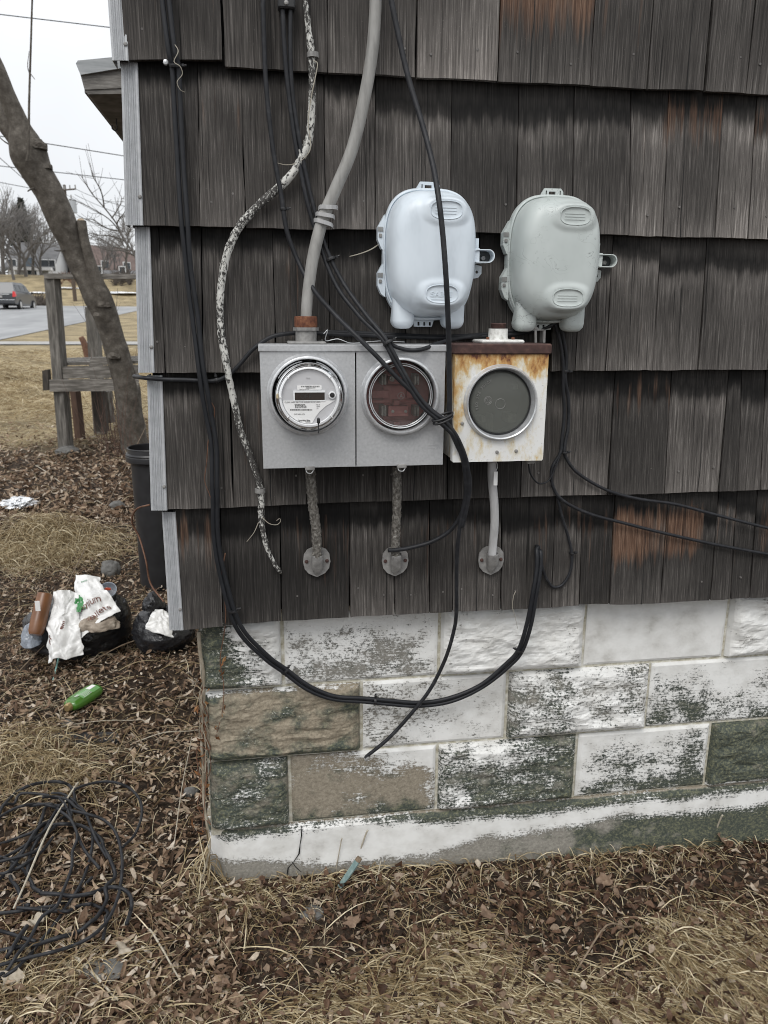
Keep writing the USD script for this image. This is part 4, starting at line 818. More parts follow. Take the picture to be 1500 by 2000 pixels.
def fray(name, pts, r, label, seed):
    p = spline([P(*q) for q in pts], 10); t = thing(name, label, 'cable', p[0], 'cable tails between the meter boxes and the entrance covers')
    v, f = tube(p, r, 14); n = meshkit.fbm(v*160, 3, seed)-.5; ctr = v-np.repeat(p, 14, 0).tolist()[0] if False else None
    cen = np.vstack([np.repeat(p, 14, 0), p[:1], p[-1:]]); v = cen+(v-cen)*(1+n[:, None]*.55)
    obj('sheath', (v, f), M_fray, t)
    rg = np.random.default_rng(seed); fl = []
    for _ in range(90):
        b = p[rg.integers(4, len(p)-2)]; a = rg.uniform(-2.6, -.5); s = b+np.array([math.cos(a)*r, math.sin(a)*r, rg.uniform(-.004, .004)])
        e = s+np.array([math.cos(a)*rg.uniform(.001, .006), math.sin(a)*.004, rg.uniform(-.010, .008)]); w_ = rg.normal(0, .0013, 3)
        fl.append((np.array([s-w_, s+w_, e]), np.array([[0, 1, 2]])))
    obj('loose_fibre', cat_(fl), M_fray, t, kind='stuff')
fray('cable_tail', [(606, 912, .075), (607, 940, .075), (611, 985, .065), (617, 1030, .06), (619, 1070, .055), (619, 1088, .055)], .0115, 'frayed brown cable tail under the electric meter', 3)
fray('cable_tail', [(775, 912, .075), (775, 950, .075), (775, 1000, .065), (773, 1040, .06), (772, 1070, .055), (772, 1086, .055)], .0105, 'frayed brown cable tail under the empty meter socket', 4)
t = thing('cable_tail', 'smooth pale grey cable tail under the rusty white meter box', 'cable', P(962, 900, .075), 'cable tails between the meter boxes and the entrance covers')
p = spline([P(*q) for q in [(961, 900, .075), (961, 935, .075), (965, 980, .07), (966, 1020, .065), (963, 1060, .055), (961, 1085, .055)]], 10)
obj('sheath', tube(p, .0105, 16), M_conduitlight, t, smooth=True)
tg = thing('wire_tag', 'small white tag hanging on a wire under the rusty white meter box', 'tag', P(968, 925, .10))
obj('wire', tube(spline([P(968, 900, .10), P(972, 910, .10), P(968, 922, .10)], 5), .0008, 5), M_galvlight, tg)
obj('tag_strip', bx(P(964, 948, .102), P(972, 921, .100)), M_white, tg)

# ================================================================ cables on the wall
def tie_at(parent, px, py, out, r, dirv, m=None, wid=.0055, knob=True):
    c = P(px, py, out); d_ = np.asarray(dirv, float); d_ /= np.linalg.norm(d_)
    ms = [lathe([(r*.8, -wid/2), (r+.0008, -wid/2), (r+.0012, 0), (r+.0008, wid/2), (r*.8, wid/2)], c, d_, 14)]
    e = np.cross(d_, [0, -1, 0]); e /= np.linalg.norm(e)+1e-9
    if knob: ms.append(bx(c-e*(r+.005)-[.0028, .004, .0028], c-e*(r+.005)+[.0028, .004, .0028], .001)); ms.append(tube([c-e*r, c-e*(r+.008)], .0022, 6))
    return obj('cable_tie', cat_(ms), m or M_tie, parent)
def cable(label, pts, r, strands=None, m=None, ties=(), group=None, name='cable', n=8, cat='cable', end=None):
    base = [P(*q) for q in pts]; p = spline(base, n)
    t = thing(name, label, cat, base[0], group)
    tg_ = np.gradient(p, axis=0); tg_ /= np.linalg.norm(tg_, axis=1, keepdims=True)
    side = np.cross(tg_, [0, 1, 0]); side /= np.linalg.norm(side, axis=1, keepdims=True)+1e-9
    for i, (a, b) in enumerate(strands or [(0, 0)]):
        w = meshkit.noise(np.stack([np.arange(len(p))*.13, np.full(len(p), i*7.0), np.zeros(len(p))], -1), i)-.5
        q = p+side*((a+w*r*.5)[:, None])+np.array([0, -1, 0])*b if strands else p
        obj('strand' if strands else 'sheath', tube(q, r, 10), m or M_cable, t, smooth=True)
    for (x, y, o, rr_) in ties:
        c = P(x, y, o); k = int(np.argmin(np.linalg.norm(p-c, axis=1))); pc_ = p[k]
        d_ = tg_[k]; ms = [lathe([(rr_*.8, -.003), (rr_+.0008, -.003), (rr_+.0012, 0), (rr_+.0008, .003), (rr_*.8, .003)], pc_, d_, 14)]
        e = side[k]; ms.append(bx(pc_+e*(rr_+.004)-[.003, .004, .003], pc_+e*(rr_+.004)+[.003, .004, .003], .001)); ms.append(tube([pc_, pc_+e*(rr_+.011)], .0020, 6))
        obj('cable_tie', cat_(ms), M_tie, t)
    if end: obj('cut_end', cyl(p[-1]-tg_[-1]*.010, p[-1]+tg_[-1]*.004, r*1.25, 12), M_castgrey, t)
    return t
t = cable('thick black cable bundle down the left of the wall, looping across the white blocks', [(318, -60, .06), (326, 20, .06), (336, 100, .06), (343, 135, .052), (347, 220, .05), (353, 330, .05), (361, 440, .055), (370, 540, .05), (383, 640, .05), (394, 730, .055), (407, 810, .05), (418, 880, .05), (420, 960, .055), (421, 1040, .05), (433, 1120, .05), (453, 1193, .052), (478, 1242, .045), (520, 1283, .03), (556, 1310, .015), (600, 1342, .01), (650, 1362, .008), (705, 1367, .008), (760, 1371, .010), (820, 1375, .012), (880, 1366, .014), (940, 1340, .018), (990, 1300, .03), (1016, 1270, .04), (1033, 1220, .052), (1044, 1160, .056), (1051, 1110, .05), (1051, 1078, .040), (1049, 1070, .02)],
          .0054, [(-.0056, 0), (.0056, .0015)], M_bundle, ties=[(556, 1310, .015, .0105), (733, 1368, .009, .0105), (1016, 1268, .04, .0105), (453, 1193, .052, .0115), (343, 130, .052, .0115)])
obj('strap_screw', lathe([(.0001, .006), (.005, .005), (.006, 0)], P(324, 122, .045), n=10), M_galvlight, t)
cable('thin black cable from the top, its cut end on the middle cable cover', [(513, -40, .05), (515, 60, .05), (520, 170, .05), (533, 290, .052), (549, 380, .055), (560, 450, .058), (582, 510, .06), (612, 565, .09), (650, 610, .11), (700, 660, .155), (737, 697, .165), (775, 737, .170), (812, 772, .172), (845, 803, .175), (868, 822, .176), (893, 855, .17), (912, 905, .15), (914, 955, .13), (903, 1000, .105), (880, 1035, .085), (845, 1057, .075), (805, 1069, .07), (775, 1074, .068), (758, 1075, .068)], .0052, ties=[(553, 412, .056, .0062)], end=False)
cable('black cable from the top clip ending loose over the painted blocks', [(556, -30, .055), (557, 20, .055), (560, 90, .055), (567, 170, .052), (578, 260, .052), (592, 340, .052), (610, 415, .055), (632, 490, .06), (662, 560, .08), (700, 610, .11), (735, 645, .14), (757, 672, .158), (780, 715, .168), (805, 760, .172), (830, 795, .175), (862, 822, .178), (889, 850, .172), (908, 900, .15), (913, 955, .13), (904, 1010, .115), (896, 1070, .10), (894, 1130, .085), (895, 1190, .07), (890, 1230, .055), (872, 1290, .045), (840, 1350, .035), (800, 1402, .025), (760, 1445, .018), (722, 1476, .014), (715, 1482, .014)], .0050, [(-.0040, 0)], end=True)
cable('slim black cable from the right half of the top clip, knotted above the grey box', [(566, -30, .055), (567, 20, .055), (567, 100, .055), (571, 180, .052), (584, 270, .054), (600, 350, .054), (617, 420, .058), (639, 490, .064), (672, 555, .085), (715, 615, .125), (748, 655, .155), (766, 684, .166), (788, 725, .171), (812, 765, .175), (840, 800, .178), (868, 820, .180)], .0046, ties=[(637, 507, .062, .010), (760, 668, .16, .011)])
k = thing('cable_clip', 'black clip block at the top of the wall holding two thin cables', 'cable clip', P(560, 8, .045))
obj('clip_body', bx(P(543, 14, .066), P(575, -3, .036), .003), M_tie, k); obj('clip_screw', lathe([(.0001, .004), (.004, .003), (.005, 0)], P(559, 5, .066), n=10), M_castgrey, k)
cable('black cable hanging in front of the pale blue telecom box and between the meter boxes', [(757, -40, .08), (772, 40, .085), (797, 150, .10), (824, 240, .125), (845, 320, .16), (857, 390, .20), (865, 460, .21), (871, 540, .215), (875, 620, .20), (877, 690, .185), (878, 760, .175), (879, 830, .168), (890, 862, .165), (907, 900, .150), (917, 940, .135), (912, 985, .12), (902, 1030, .11)], .0058)
kt = thing('cable_tie', 'large black tie gathering the cables at the gap between the grey and rusty boxes', 'cable tie', P(862, 816, .18))
for i, (a, b) in enumerate((((845, 822), (884, 806)), ((847, 828), (884, 812)))):
    s, e = P(*a, .186), P(*b, .186); mid = (s+e)/2
    ring = [mid+(e-s)*.5*math.cos(a_)+np.array([0, .014, .0])*math.sin(a_)+np.array([.0, 0, .003])*math.sin(a_) for a_ in np.linspace(0, 2*np.pi, 20)]
    obj('loop', tube(ring, .0026, 7, False), M_tie, kt, smooth=True)
cable('black cable coming round the corner trim and over the double meter box', [(262, 735, -.02), (283, 738, .036), (320, 741, .034), (365, 742, .035), (415, 744, .036), (442, 735, .04), (468, 712, .045), (492, 684, .05), (520, 663, .05), (545, 654, .05), (590, 650, .04), (640, 652, .04), (720, 655, .035), (800, 658, .035), (870, 660, .035), (940, 658, .035), (1010, 652, .035), (1060, 642, .04), (1085, 632, .045)], .0048, ties=[(424, 743, .036, .006)])
cable('second black cable lying behind the first along the top of the boxes', [(640, 648, .03), (700, 650, .028), (780, 654, .028), (850, 657, .03), (920, 655, .03), (990, 648, .03), (1050, 636, .035), (1080, 628, .04)], .0045)
cable('short black cable drooping from the knot over the top edge of the grey box', [(757, 668, .15), (775, 678, .155), (800, 684, .156), (825, 682, .154), (855, 671, .12), (890, 662, .07), (940, 655, .05)], .0046)
RB = 'black cables leaving the right side of the boxes'
cable('black cable swinging right from the grey telecom box, upper of two', [(1093, 628, .05), (1100, 660, .045), (1106, 700, .04), (1104, 740, .04), (1110, 780, .035), (1110, 830, .035), (1103, 870, .04), (1105, 893, .042), (1130, 925, .042), (1187, 958, .042), (1250, 975, .038), (1320, 985, .035), (1400, 1006, .035), (1520, 1036, .035), (1640, 1060, .035)], .0042, ties=[(1100, 886, .041, .007), (1102, 726, .04, .007)])
cable('black cable swinging right from the grey telecom box, lower of two', [(1085, 634, .05), (1094, 670, .045), (1100, 715, .042), (1100, 760, .038), (1102, 810, .037), (1097, 860, .04), (1094, 885, .042), (1078, 915, .042), (1080, 950, .042), (1100, 978, .04), (1150, 1003, .036), (1220, 1022, .034), (1300, 1042, .034), (1400, 1064, .034), (1520, 1086, .034), (1640, 1108, .034)], .0042)
cable('thin black wire in a small open loop below the right corner of the rusty box', [(1032, 900, .06), (1036, 925, .055), (1052, 944, .05), (1072, 938, .048), (1085, 912, .046), (1094, 889, .044)], .0022)
cable('faint black cable dropping to a U shaped loop beside the hole in the shingles', [(1088, 968, .034), (1098, 1010, .033), (1110, 1050, .034), (1117, 1085, .036), (1113, 1118, .038), (1098, 1142, .038), (1080, 1146, .038), (1066, 1128, .040), (1057, 1100, .046)], .0038, ties=[(1116, 1083, .036, .006)])
M_peel = mat('peeling_cable_paint', {
    'g': ('geometry', {}), 'm': ('mapping', {'scale': (190, 190, 120)}), 'n': ('noise_texture', {'scale': 1, 'detail': 6, 'roughness': .7}), 'm2': ('mapping', {'scale': (11, 11, 11)}), 'n2': ('noise_texture', {'scale': 1, 'detail': 2}),
    'a': ('math', {'math_type': 'multiply_add', 'value2': .55}), 'w': ('map_range', {'from_min': .76, 'from_max': .80, 'to_min': 0, 'to_max': 1, 'clamp': True}),
    'd': ('rgb_ramp', {'ramp': [(.3, (.022, .021, .020)), (.6, (.075, .07, .065)), (.8, (.2, .19, .18))]}), 'x': ('mix', {'color2': (.56, .555, .52)}), 'b': ('bump', {'strength': .7, 'distance': .003}), 'p': ('principled_bsdf', {'roughness': .8})},
    [('g.position', 'm.vector'), ('m.vector', 'n.vector'), ('g.position', 'm2.vector'), ('m2.vector', 'n2.vector'), ('n2.fac', 'a.value1'), ('n.fac', 'a.value3'), ('a.value', 'w.value'), ('n.fac', 'd.fac'), ('w.result', 'x.fac'), ('d.color', 'x.color1'), ('x.color', 'p.base_color'), ('w.result', 'b.height'), ('b.normal', 'p.normal')])
pp = spline([P(*q) for q in [(594, -40, .05), (598, 20, .05), (604, 70, .05), (610, 130, .05), (609, 200, .05), (604, 270, .05), (590, 305, .05), (572, 338, .048), (535, 375, .046), (498, 408, .045), (470, 440, .045), (450, 478, .042), (436, 530, .042), (430, 590, .042), (432, 650, .042), (442, 710, .046), (455, 775, .042), (470, 840, .042), (490, 895, .045), (507, 945, .045), (510, 980, .045), (511, 1020, .042), (520, 1065, .042), (534, 1097, .042), (544, 1114, .038), (549, 1118, .012)]], 10)
t = thing('old_cable', 'old thick cable with flaking white paint hanging left of the conduit and meter box', 'cable', pp[0])
rad = np.interp(np.linspace(0, 1, len(pp)), [0, .12, .3, .6, .82, .9, 1], [.0042, .0076, .0092, .0080, .0076, .0054, .0042])
v, f = tube(pp, rad, 14); cen = np.vstack([np.repeat(pp, 14, 0), pp[:1], pp[-1:]]); v = cen+(v-cen)*(1+.45*(meshkit.fbm(v*70, 3, 3)-.5))[:, None]
obj('sheath', (v, f), M_peel, t, smooth=60)
rg = np.random.default_rng(12); fl = []
for _ in range(150):
    k_ = rg.integers(8, len(pp)-8); b = pp[k_]; a = rg.uniform(-2.9, -.2); rr_ = rad[k_]
    s = b+np.array([math.cos(a)*rr_, math.sin(a)*rr_, 0]); w_ = np.array([math.cos(a), math.sin(a), 0])*rg.uniform(.0006, .0028)+np.array([0, 0, rg.uniform(.002, .009)])
    u_ = np.array([-math.sin(a), math.cos(a), 0])*rg.uniform(.001, .003)
    fl.append((np.array([s-u_, s+u_, s+w_+u_*.6, s+w_-u_*.8]), np.array([[0, 1, 2], [0, 2, 3]])))
obj('paint_flakes', cat_(fl), M_peel, t, kind='stuff')
for (x, y, o) in ((611, 108, .06), (508, 958, .055)): obj('strap', lathe([(.008, -.005), (.0125, -.005), (.0125, .005), (.008, .005)], P(x, y, o-.01), (0, 0, 1), 12), M_castgrey, t)
M_string = plain('dry_string', (.36, .33, .27), .8)
def strand(name, label, cat, pts, r, m=M_string, group=None):
    p = spline([P(*q) for q in pts], 8); t = thing(name, label, cat, p[0], group); obj('stem', tube(p, np.interp(np.arange(len(p)), [0, len(p)-1], [r, r*.6]), 5), m, t, smooth=True); return t
strand('loose_wire', 'thin pale wire curling beside the top of the thick black cable bundle', 'wire', [(340, 85, .065), (348, 100, .07), (340, 120, .072), (352, 130, .074), (356, 145, .07), (346, 160, .068), (352, 175, .066), (361, 180, .06)], .0010)
strand('loose_wire', 'thin pale wire tied round the old flaking cable near its bend', 'wire', [(612, 118, .063), (620, 125, .062), (616, 150, .062), (608, 190, .064), (602, 240, .062), (607, 285, .062), (598, 305, .06), (580, 318, .055), (560, 322, .05), (540, 318, .045)], .0012)
strand('loose_wire', 'curly pale wire near the lower end of the old flaking cable', 'wire', [(512, 1010, .055), (525, 1022, .055), (540, 1025, .055), (548, 1018, .056), (546, 1013, .058), (540, 1017, .058)], .0010)
strand('loose_wire', 'short straw like wire left of the lower end of the old flaking cable', 'wire', [(505, 1020, .05), (496, 1040, .05), (482, 1058, .045)], .0010)
strand('loose_wire', 'bright wire lying along the top of the double meter box', 'wire', [(632, 652, .11), (640, 645, .11), (636, 665, .10), (660, 662, .10), (685, 670, .11), (715, 668, .11), (745, 666, .12), (790, 668, .10)], .0011, M_galvlight)
strand('dry_stem', 'pale dry stem left hanging on the bottom shingles above the white block', 'plant stem', [(1007, 1155, .05), (1003, 1165, .052), (1001, 1185, .05), (1006, 1205, .045), (1011, 1228, .02)], .0009)
strand('dry_stem', 'curved thin twig sticking out left of the pale blue telecom box', 'plant stem', [(742, 476, .03), (725, 487, .05), (705, 495, .06), (683, 501, .06)], .0016)
M_vine = noisy('red_brown_vine', [(.3, (.085, .038, .022)), (.7, (.19, .095, .055))], (60, 60, 60), .7, .2)
M_vinepale = noisy('pale_vine_bark', [(.3, (.12, .10, .07)), (.5, (.27, .23, .17)), (.7, (.40, .36, .29))], (70, 70, 30), .8, .4)
M_deadleaf = litter('curled_vine_leaf', [(0, (.10, .045, .02)), (.5, (.22, .10, .04)), (1, (.33, .18, .08))])
def leaves_at(points, size, seed, n=1):
    rg = np.random.default_rng(seed); ms = []
    for c in points:
        for _ in range(n):
            a = rg.normal(0, 1, 3); a /= np.linalg.norm(a); b = np.cross(a, rg.normal(0, 1, 3)); b /= np.linalg.norm(b); h_ = np.cross(a, b)
            L_ = size*rg.uniform(.6, 1.4); W_ = L_*rg.uniform(.25, .45); c2 = c+rg.normal(0, size*.35, 3)*[1, .4, 1]
            ms.append((np.array([c2-a*L_, c2+b*W_+h_*W_*.7, c2+a*L_, c2-b*W_+h_*W_*.7, c2]), np.array([[0, 1, 4], [1, 2, 4], [2, 3, 4], [3, 0, 4]])))
    return cat_(ms)
v1 = [(440, 1080, .045), (433, 1120, .05), (438, 1165, .05), (441, 1200, .045), (438, 1235, .02), (430, 1290, .0), (437, 1340, -.005), (434, 1390, -.005), (421, 1440, -.005)]
t = strand('vine', 'thin red brown vine hanging beside the cable down onto the corner block', 'vine', v1, .0016, M_vine)
obj('leaves', leaves_at([P(x, y, .004) for x, y in ((434, 1300), (432, 1312), (438, 1380), (436, 1395), (421, 1425), (423, 1440), (441, 1175), (438, 1290))], .009, 3, 2), M_deadleaf, t, kind='stuff')
strand('vine', 'short red brown vine zigzagging behind the left cable bundle on the fourth course', 'vine', [(404, 772, .045), (412, 785, .045), (419, 800, .046), (416, 825, .044), (407, 860, .042), (404, 900, .042), (400, 938, .044), (409, 965, .046), (418, 990, .045)], .0014, M_vine)
pv = [(388, 1234, -.01), (391, 1275, -.012), (398, 1320, -.016), (397, 1390, -.02), (394, 1450, -.02), (397, 1500, -.015), (398, 1560, -.01), (404, 1610, -.005), (410, 1650, .0), (402, 1690, .01), (392, 1720, .03)]
t = strand('vine', 'pale woody vine climbing the corner of the block foundation', 'vine', pv, .0052, M_vinepale)
rg = np.random.default_rng(8)
for q_ in range(7):
    y0_ = rg.uniform(1240, 1500); ps = []
    for j in range(7): ps.append(P(394+rg.normal(0, 7)+j*1.5, y0_+j*rg.uniform(25, 40), -.02+rg.uniform(0, .02)))
    obj('tendril', tube(spline(ps, 5), .0012, 5), M_vine if q_ % 2 else M_vinepale, t)
obj('leaves', leaves_at([P(395+rg.normal(0, 5), y, -.015) for y in list(range(1330, 1640, 14))], .012, 5, 2), M_deadleaf, t, kind='stuff')
M_straw = litter('dry_straw', [(0, (.13, .085, .042)), (.3, (.27, .20, .105)), (.65, (.47, .385, .235)), (1, (.68, .60, .43))], .55, .2)
roots = []
for q_ in range(26):
    a = P(400+rg.normal(0, 6), 1670+rg.uniform(-50, 40), .0); e = G(395+rg.normal(0, 32), 1735+rg.uniform(-30, 35), .01)
    roots.append(tube(spline([a, a*.6+e*.4+rg.normal(0, .012, 3), a*.25+e*.75+rg.normal(0, .015, 3), e], 4), .0013, 4))
obj('dry_runners', cat_(roots), M_straw, t, kind='stuff')

# ================================================================ ground litter
def leaf_cloud(n, region, size, seed, curl=1.0, lift=(0, .03), slim=(.3, .55)):
    rg = np.random.default_rng(seed); xy = region(rg, n); n = len(xy)
    L_ = rg.uniform(*size, n); W_ = L_*rg.uniform(*slim, n)
    tx = np.array([-1, -.62, -.62, -.62, 0, 0, 0, .58, .58, .58, 1.0]); ty = np.array([0, .62, 0, -.62, 1, 0, -1, .7, 0, -.7, 0])
    jag = rg.uniform(.55, 1.2, (n, 11)); wave = rg.normal(0, .09, (n, 11))
    x = tx*L_[:, None]*.5; y = ty*W_[:, None]*.5*jag
    c1, c2 = np.clip(rg.normal(0, 1, n)*curl, -1.5, 1.5), np.clip(rg.normal(.4, .8, n)*curl, -1.1, 1.2)
    z = c1[:, None]*.5*x**2/L_[:, None]*1.6+c2[:, None]*y**2/W_[:, None]*2.2+wave*W_[:, None]
    p = np.stack([x, y, z], -1)
    ya, pi_, ro_ = rg.uniform(0, 2*np.pi, n), rg.normal(0, .38, n), rg.normal(0, .45, n)
    def rotm(a, ax):
        c, s, o, l = np.cos(a), np.sin(a), np.zeros(len(a)), np.ones(len(a))
        return np.stack({'x': [l, o, o, o, c, -s, o, s, c], 'y': [c, o, s, o, l, o, -s, o, c], 'z': [c, -s, o, s, c, o, o, o, l]}[ax], -1).reshape(-1, 3, 3)
    R_ = rotm(ya, 'z')@rotm(pi_, 'y')@rotm(ro_, 'x')
    p = np.einsum('nij,nkj->nki', R_, p)
    c = np.stack([xy[:, 0], xy[:, 1], terrain(xy[:, 0], xy[:, 1])+rg.uniform(*lift, n)], -1)
    p += c[:, None]
    f = np.array([[0, 2, 1], [0, 3, 2], [1, 2, 5], [1, 5, 4], [2, 3, 6], [2, 6, 5], [4, 5, 8], [4, 8, 7], [5, 6, 9], [5, 9, 8], [7, 8, 10], [8, 9, 10]])
    return p.reshape(-1, 3), (f[None]+np.arange(n)[:, None, None]*11).reshape(-1, 3)
def blades(starts, heading, length, arch, width, seed, seg=6, bend=.32, flat=True):
    rg = np.random.default_rng(seed); n = len(starts)
    t_ = np.linspace(0, 1, seg)[None]; L_ = np.asarray(length)[:, None]
    h_ = np.asarray(heading)[:, None]+rg.normal(0, bend, n)[:, None]*t_
    dx = np.cos(h_)*L_/(seg-1); dy = np.sin(h_)*L_/(seg-1)
    x = starts[:, :1]+np.cumsum(dx, 1)-dx[:, :1]; y = starts[:, 1:2]+np.cumsum(dy, 1)-dy[:, :1]
    z = np.asarray(arch)[:, None]*4*t_*(1-t_*.85)+starts[:, 2:3] if starts.shape[1] > 2 else np.asarray(arch)[:, None]*4*t_*(1-t_*.85)
    z = np.maximum(z+terrain(x, y) if starts.shape[1] < 3 else z, terrain(x, y)+.002)
    c = np.stack([x, y, z], -1); w_ = np.asarray(width)[:, None]*(1-.75*t_**2)
    tw = rg.uniform(0, np.pi, n)[:, None]+rg.normal(0, .6, n)[:, None]*t_
    s = np.stack([-np.sin(h_)*np.cos(tw), np.cos(h_)*np.cos(tw), np.sin(tw)], -1)*w_[..., None]
    v = np.stack([c-s, c+s], 2).reshape(n, -1, 3); k = np.arange(seg-1)*2
    f = np.concatenate([np.stack([k, k+1, k+3], 1), np.stack([k, k+3, k+2], 1)])
    return v.reshape(-1, 3), (f[None]+np.arange(n)[:, None, None]*seg*2).reshape(-1, 3)
XW = XF-.0
def clear(x, y): return ~((x > XW-.005) & (y > -.004))
def reg_mid(rg, n):
    y = rg.uniform(4.0, 9.0, n); x = -1.0*rg.random(n)*(.60*(y+1.85))-.2; k = rg.random(n) > strawness(x, y)*.9; return np.stack([x, y], 1)[k]
def reg_front(rg, n):
    x, y = rg.uniform(-1.3, 2.2, n), -np.abs(rg.uniform(0, 1.05, n)); k = clear(x, y); return np.stack([x, y], 1)[k]
def reg_wedge(rg, n):
    y = rg.uniform(-1.0, 1, n)
    y = -1.0+5.6*rg.random(n)**1.25; x = rg.uniform(-1, 0, n)*(1.0+.52*(y+1.85))-.1
    k = clear(x, y) & (rg.random(n) > strawness(x, y)*.75); return np.stack([x, y], 1)[k]
M_leafdark = litter('dark_leaf_litter', [(0, (.028, .015, .009)), (.35, (.075, .040, .024)), (.7, (.14, .083, .052)), (.85, (.20, .145, .10)), (.96, (.34, .275, .21)), (1, (.5, .43, .34))], .65, .1)
M_leafmid = litter('brown_leaf_litter', [(0, (.045, .027, .016)), (.25, (.12, .074, .046)), (.5, (.22, .148, .098)), (.75, (.37, .275, .19)), (.93, (.46, .39, .31)), (1, (.60, .53, .44))], .65, .15)
lv = cat_([leaf_cloud(12000, reg_front, (.010, .034), 1, 1.4, (0, .02), (.3, .75)), leaf_cloud(16000, reg_front, (.005, .016), 21, 1.3, (0, .016), (.25, .8)), leaf_cloud(1500, reg_front, (.012, .034), 22, 1.4, (.018, .034), (.2, .7))])
obj('leaf_litter', lv, M_leafdark, smooth=True, label='dark brown dead leaves matted along the foot of the block foundation', cat='leaf litter', kind='stuff')
lv = cat_([leaf_cloud(24000, reg_wedge, (.016, .05), 2, 1.8, (0, .032), (.18, .45)), leaf_cloud(16000, reg_mid, (.03, .085), 32, 1.6, (0, .04), (.2, .5)), leaf_cloud(38000, reg_wedge, (.007, .024), 12, 1.5, (0, .022), (.2, .7))])
obj('leaf_litter', lv, M_leafmid, smooth=True, label='shredded brown leaves and chaff covering the yard left of the house corner', cat='leaf litter', kind='stuff')
# straw: swathes lying across the leaves
def swathe(n, cx, cy, sx, sy, head, spread, ln, arch, seed, w=(.0006, .0019), min_=0):
    rg = np.random.default_rng(seed); x, y = rg.normal(cx, sx, n), rg.normal(cy, sy, n); k = clear(x, y-.03); x, y = x[k], y[k]; n = len(x)
    return blades(np.stack([x, y], 1), rg.normal(head, spread, n), rg.uniform(*ln, n), rg.uniform(*arch, n), rg.uniform(*w, n), seed+1)
def swathe_px(n, px, py, sx, sy, *a, **k):
    c = G(px, py); return swathe(n, c[0], c[1], sx, sy, *a, **k)
gr = []
for q_, (px_, py_, sx_, sy_, hd, n_) in enumerate(((860, 1850, .05, .045, -.9, 420), (1000, 1975, .14, .05, -.5, 650), (1330, 1850, .05, .045, -1.05, 1100), (1460, 1960, .12, .07, -.9, 1100), (640, 1985, .10, .04, -.4, 450), (350, 1980, .08, .05, -1.2, 400), (1200, 1970, .14, .06, -.8, 600), (1420, 1800, .10, .06, -1.2, 400), (760, 1930, .10, .05, -.3, 400))):
    gr += [swathe_px(n_, px_, py_, sx_, sy_, hd, .30, (.06, .26), (.002, .014), 101+q_*5), swathe_px(n_//4, px_, py_, sx_*1.3, sy_*1.3, hd, 1.0, (.04, .18), (.004, .035), 103+q_*5)]
gr += [swathe_px(420, 700, 1715, .22, .03, 3.3, 1.2, (.03, .11), (.003, .02), 201), swathe_px(600, 1250, 1670, .3, .035, 3.5, 1.3, (.03, .12), (.003, .03), 202), swathe_px(450, 1050, 1760, .35, .07, 0, 2.5, (.02, .12), (.002, .02), 203), swathe_px(400, 450, 1760, .09, .05, -.9, 1.6, (.03, .11), (.002, .02), 204), swathe_px(450, 900, 1900, .4, .10, 0, 3, (.02, .10), (.002, .02), 205)]
obj('dry_grass', cat_(gr), M_straw, label='pale straw coloured grass flattened over the leaves in the near right corner', cat='dry grass', kind='stuff')
gl_ = [swathe_px(1500, 55, 1490, .14, .10, -.6, 1.3, (.05, .16), (.005, .05), 121), swathe_px(2600, 105, 1060, .24, .20, -1.5, .7, (.06, .22), (.005, .05), 122), swathe_px(900, 60, 1090, .2, .2, -1.2, .9, (.06, .2), (.005, .05), 128), swathe_px(700, 40, 1950, .1, .06, 0, 2, (.04, .15), (.004, .04), 123),
       swathe_px(900, 200, 1500, .5, .5, 0, 2, (.05, .22), (.004, .03), 124), swathe_px(900, 60, 1250, .5, .6, 0, 2, (.05, .25), (.004, .03), 125), swathe_px(600, 200, 1850, .3, .2, -.6, 1.6, (.05, .2), (.004, .03), 126)]
for q_, (px_, py_, sx_, n_) in enumerate(((35, 740, .55, 900), (20, 716, .7, 900), (60, 800, .5, 500), (8, 770, .5, 500))):
    gl_.append(swathe_px(n_, px_, py_, sx_, sx_*.8, -1.2, .9, (.15, .45), (.01, .10), 141+q_*3, w=(.0022, .0042)))
gl_.append(swathe_px(1500, 105, 1052, .22, .16, -1.4, .7, (.12, .30), (.01, .07), 161, w=(.0010, .0024)))
obj('dry_grass', cat_(gl_), M_straw, label='tangled tan grass clumps among the leaves left of the house', cat='dry grass', kind='stuff')
def yard_grass(n, seed):
    rg = np.random.default_rng(seed); y = rg.uniform(3.0, 20, n); x = -.6-rg.random(n)*(.62*(y+1.85)); k = rg.random(n) < strawness(x, y)+.12
    x, y = x[k], y[k]; n = len(x); s = .6+y/11
    return blades(np.stack([x, y], 1), rg.normal(-1.2, 1.1, n), rg.uniform(.10, .26, n)*s, rg.uniform(.005, .05, n)*s, rg.uniform(.0012, .0022, n)*s, seed+1)
obj('dry_grass', yard_grass(22000, 131), M_straw, label='matted straw coloured lawn between the wooden platform and the street', cat='dry grass', kind='stuff')

# ================================================================ things lying about, left of the corner
def sticks(label, a, b, r, m, up=(.01, .01), bow=.01, name='twig', cat='twig', group=None, world=False):
    p0 = np.asarray(a, float) if world else G(*a, up[0]); p1 = np.asarray(b, float) if world else G(*b, up[1]); mid = (p0+p1)/2+[0, 0, bow]
    p = spline([p0, p0*.7+mid*.3+[0, 0, .003], mid, p1*.7+mid*.3-[0, 0, .002], p1], 4); t = thing(name, label, cat, p0, group)
    obj('stem', tube(p, np.interp(np.arange(len(p)), [0, len(p)-1], [r, r*.75]), 7), m, t, smooth=True); return t
M_stalk = noisy('pale_stalk', [(.3, (.28, .24, .18)), (.6, (.46, .42, .34)), (.8, (.58, .54, .46))], (80, 80, 30), .7, .2)
M_twig = noisy('brown_twig', [(.3, (.10, .07, .045)), (.7, (.25, .19, .13))], (70, 70, 30), .8, .3)
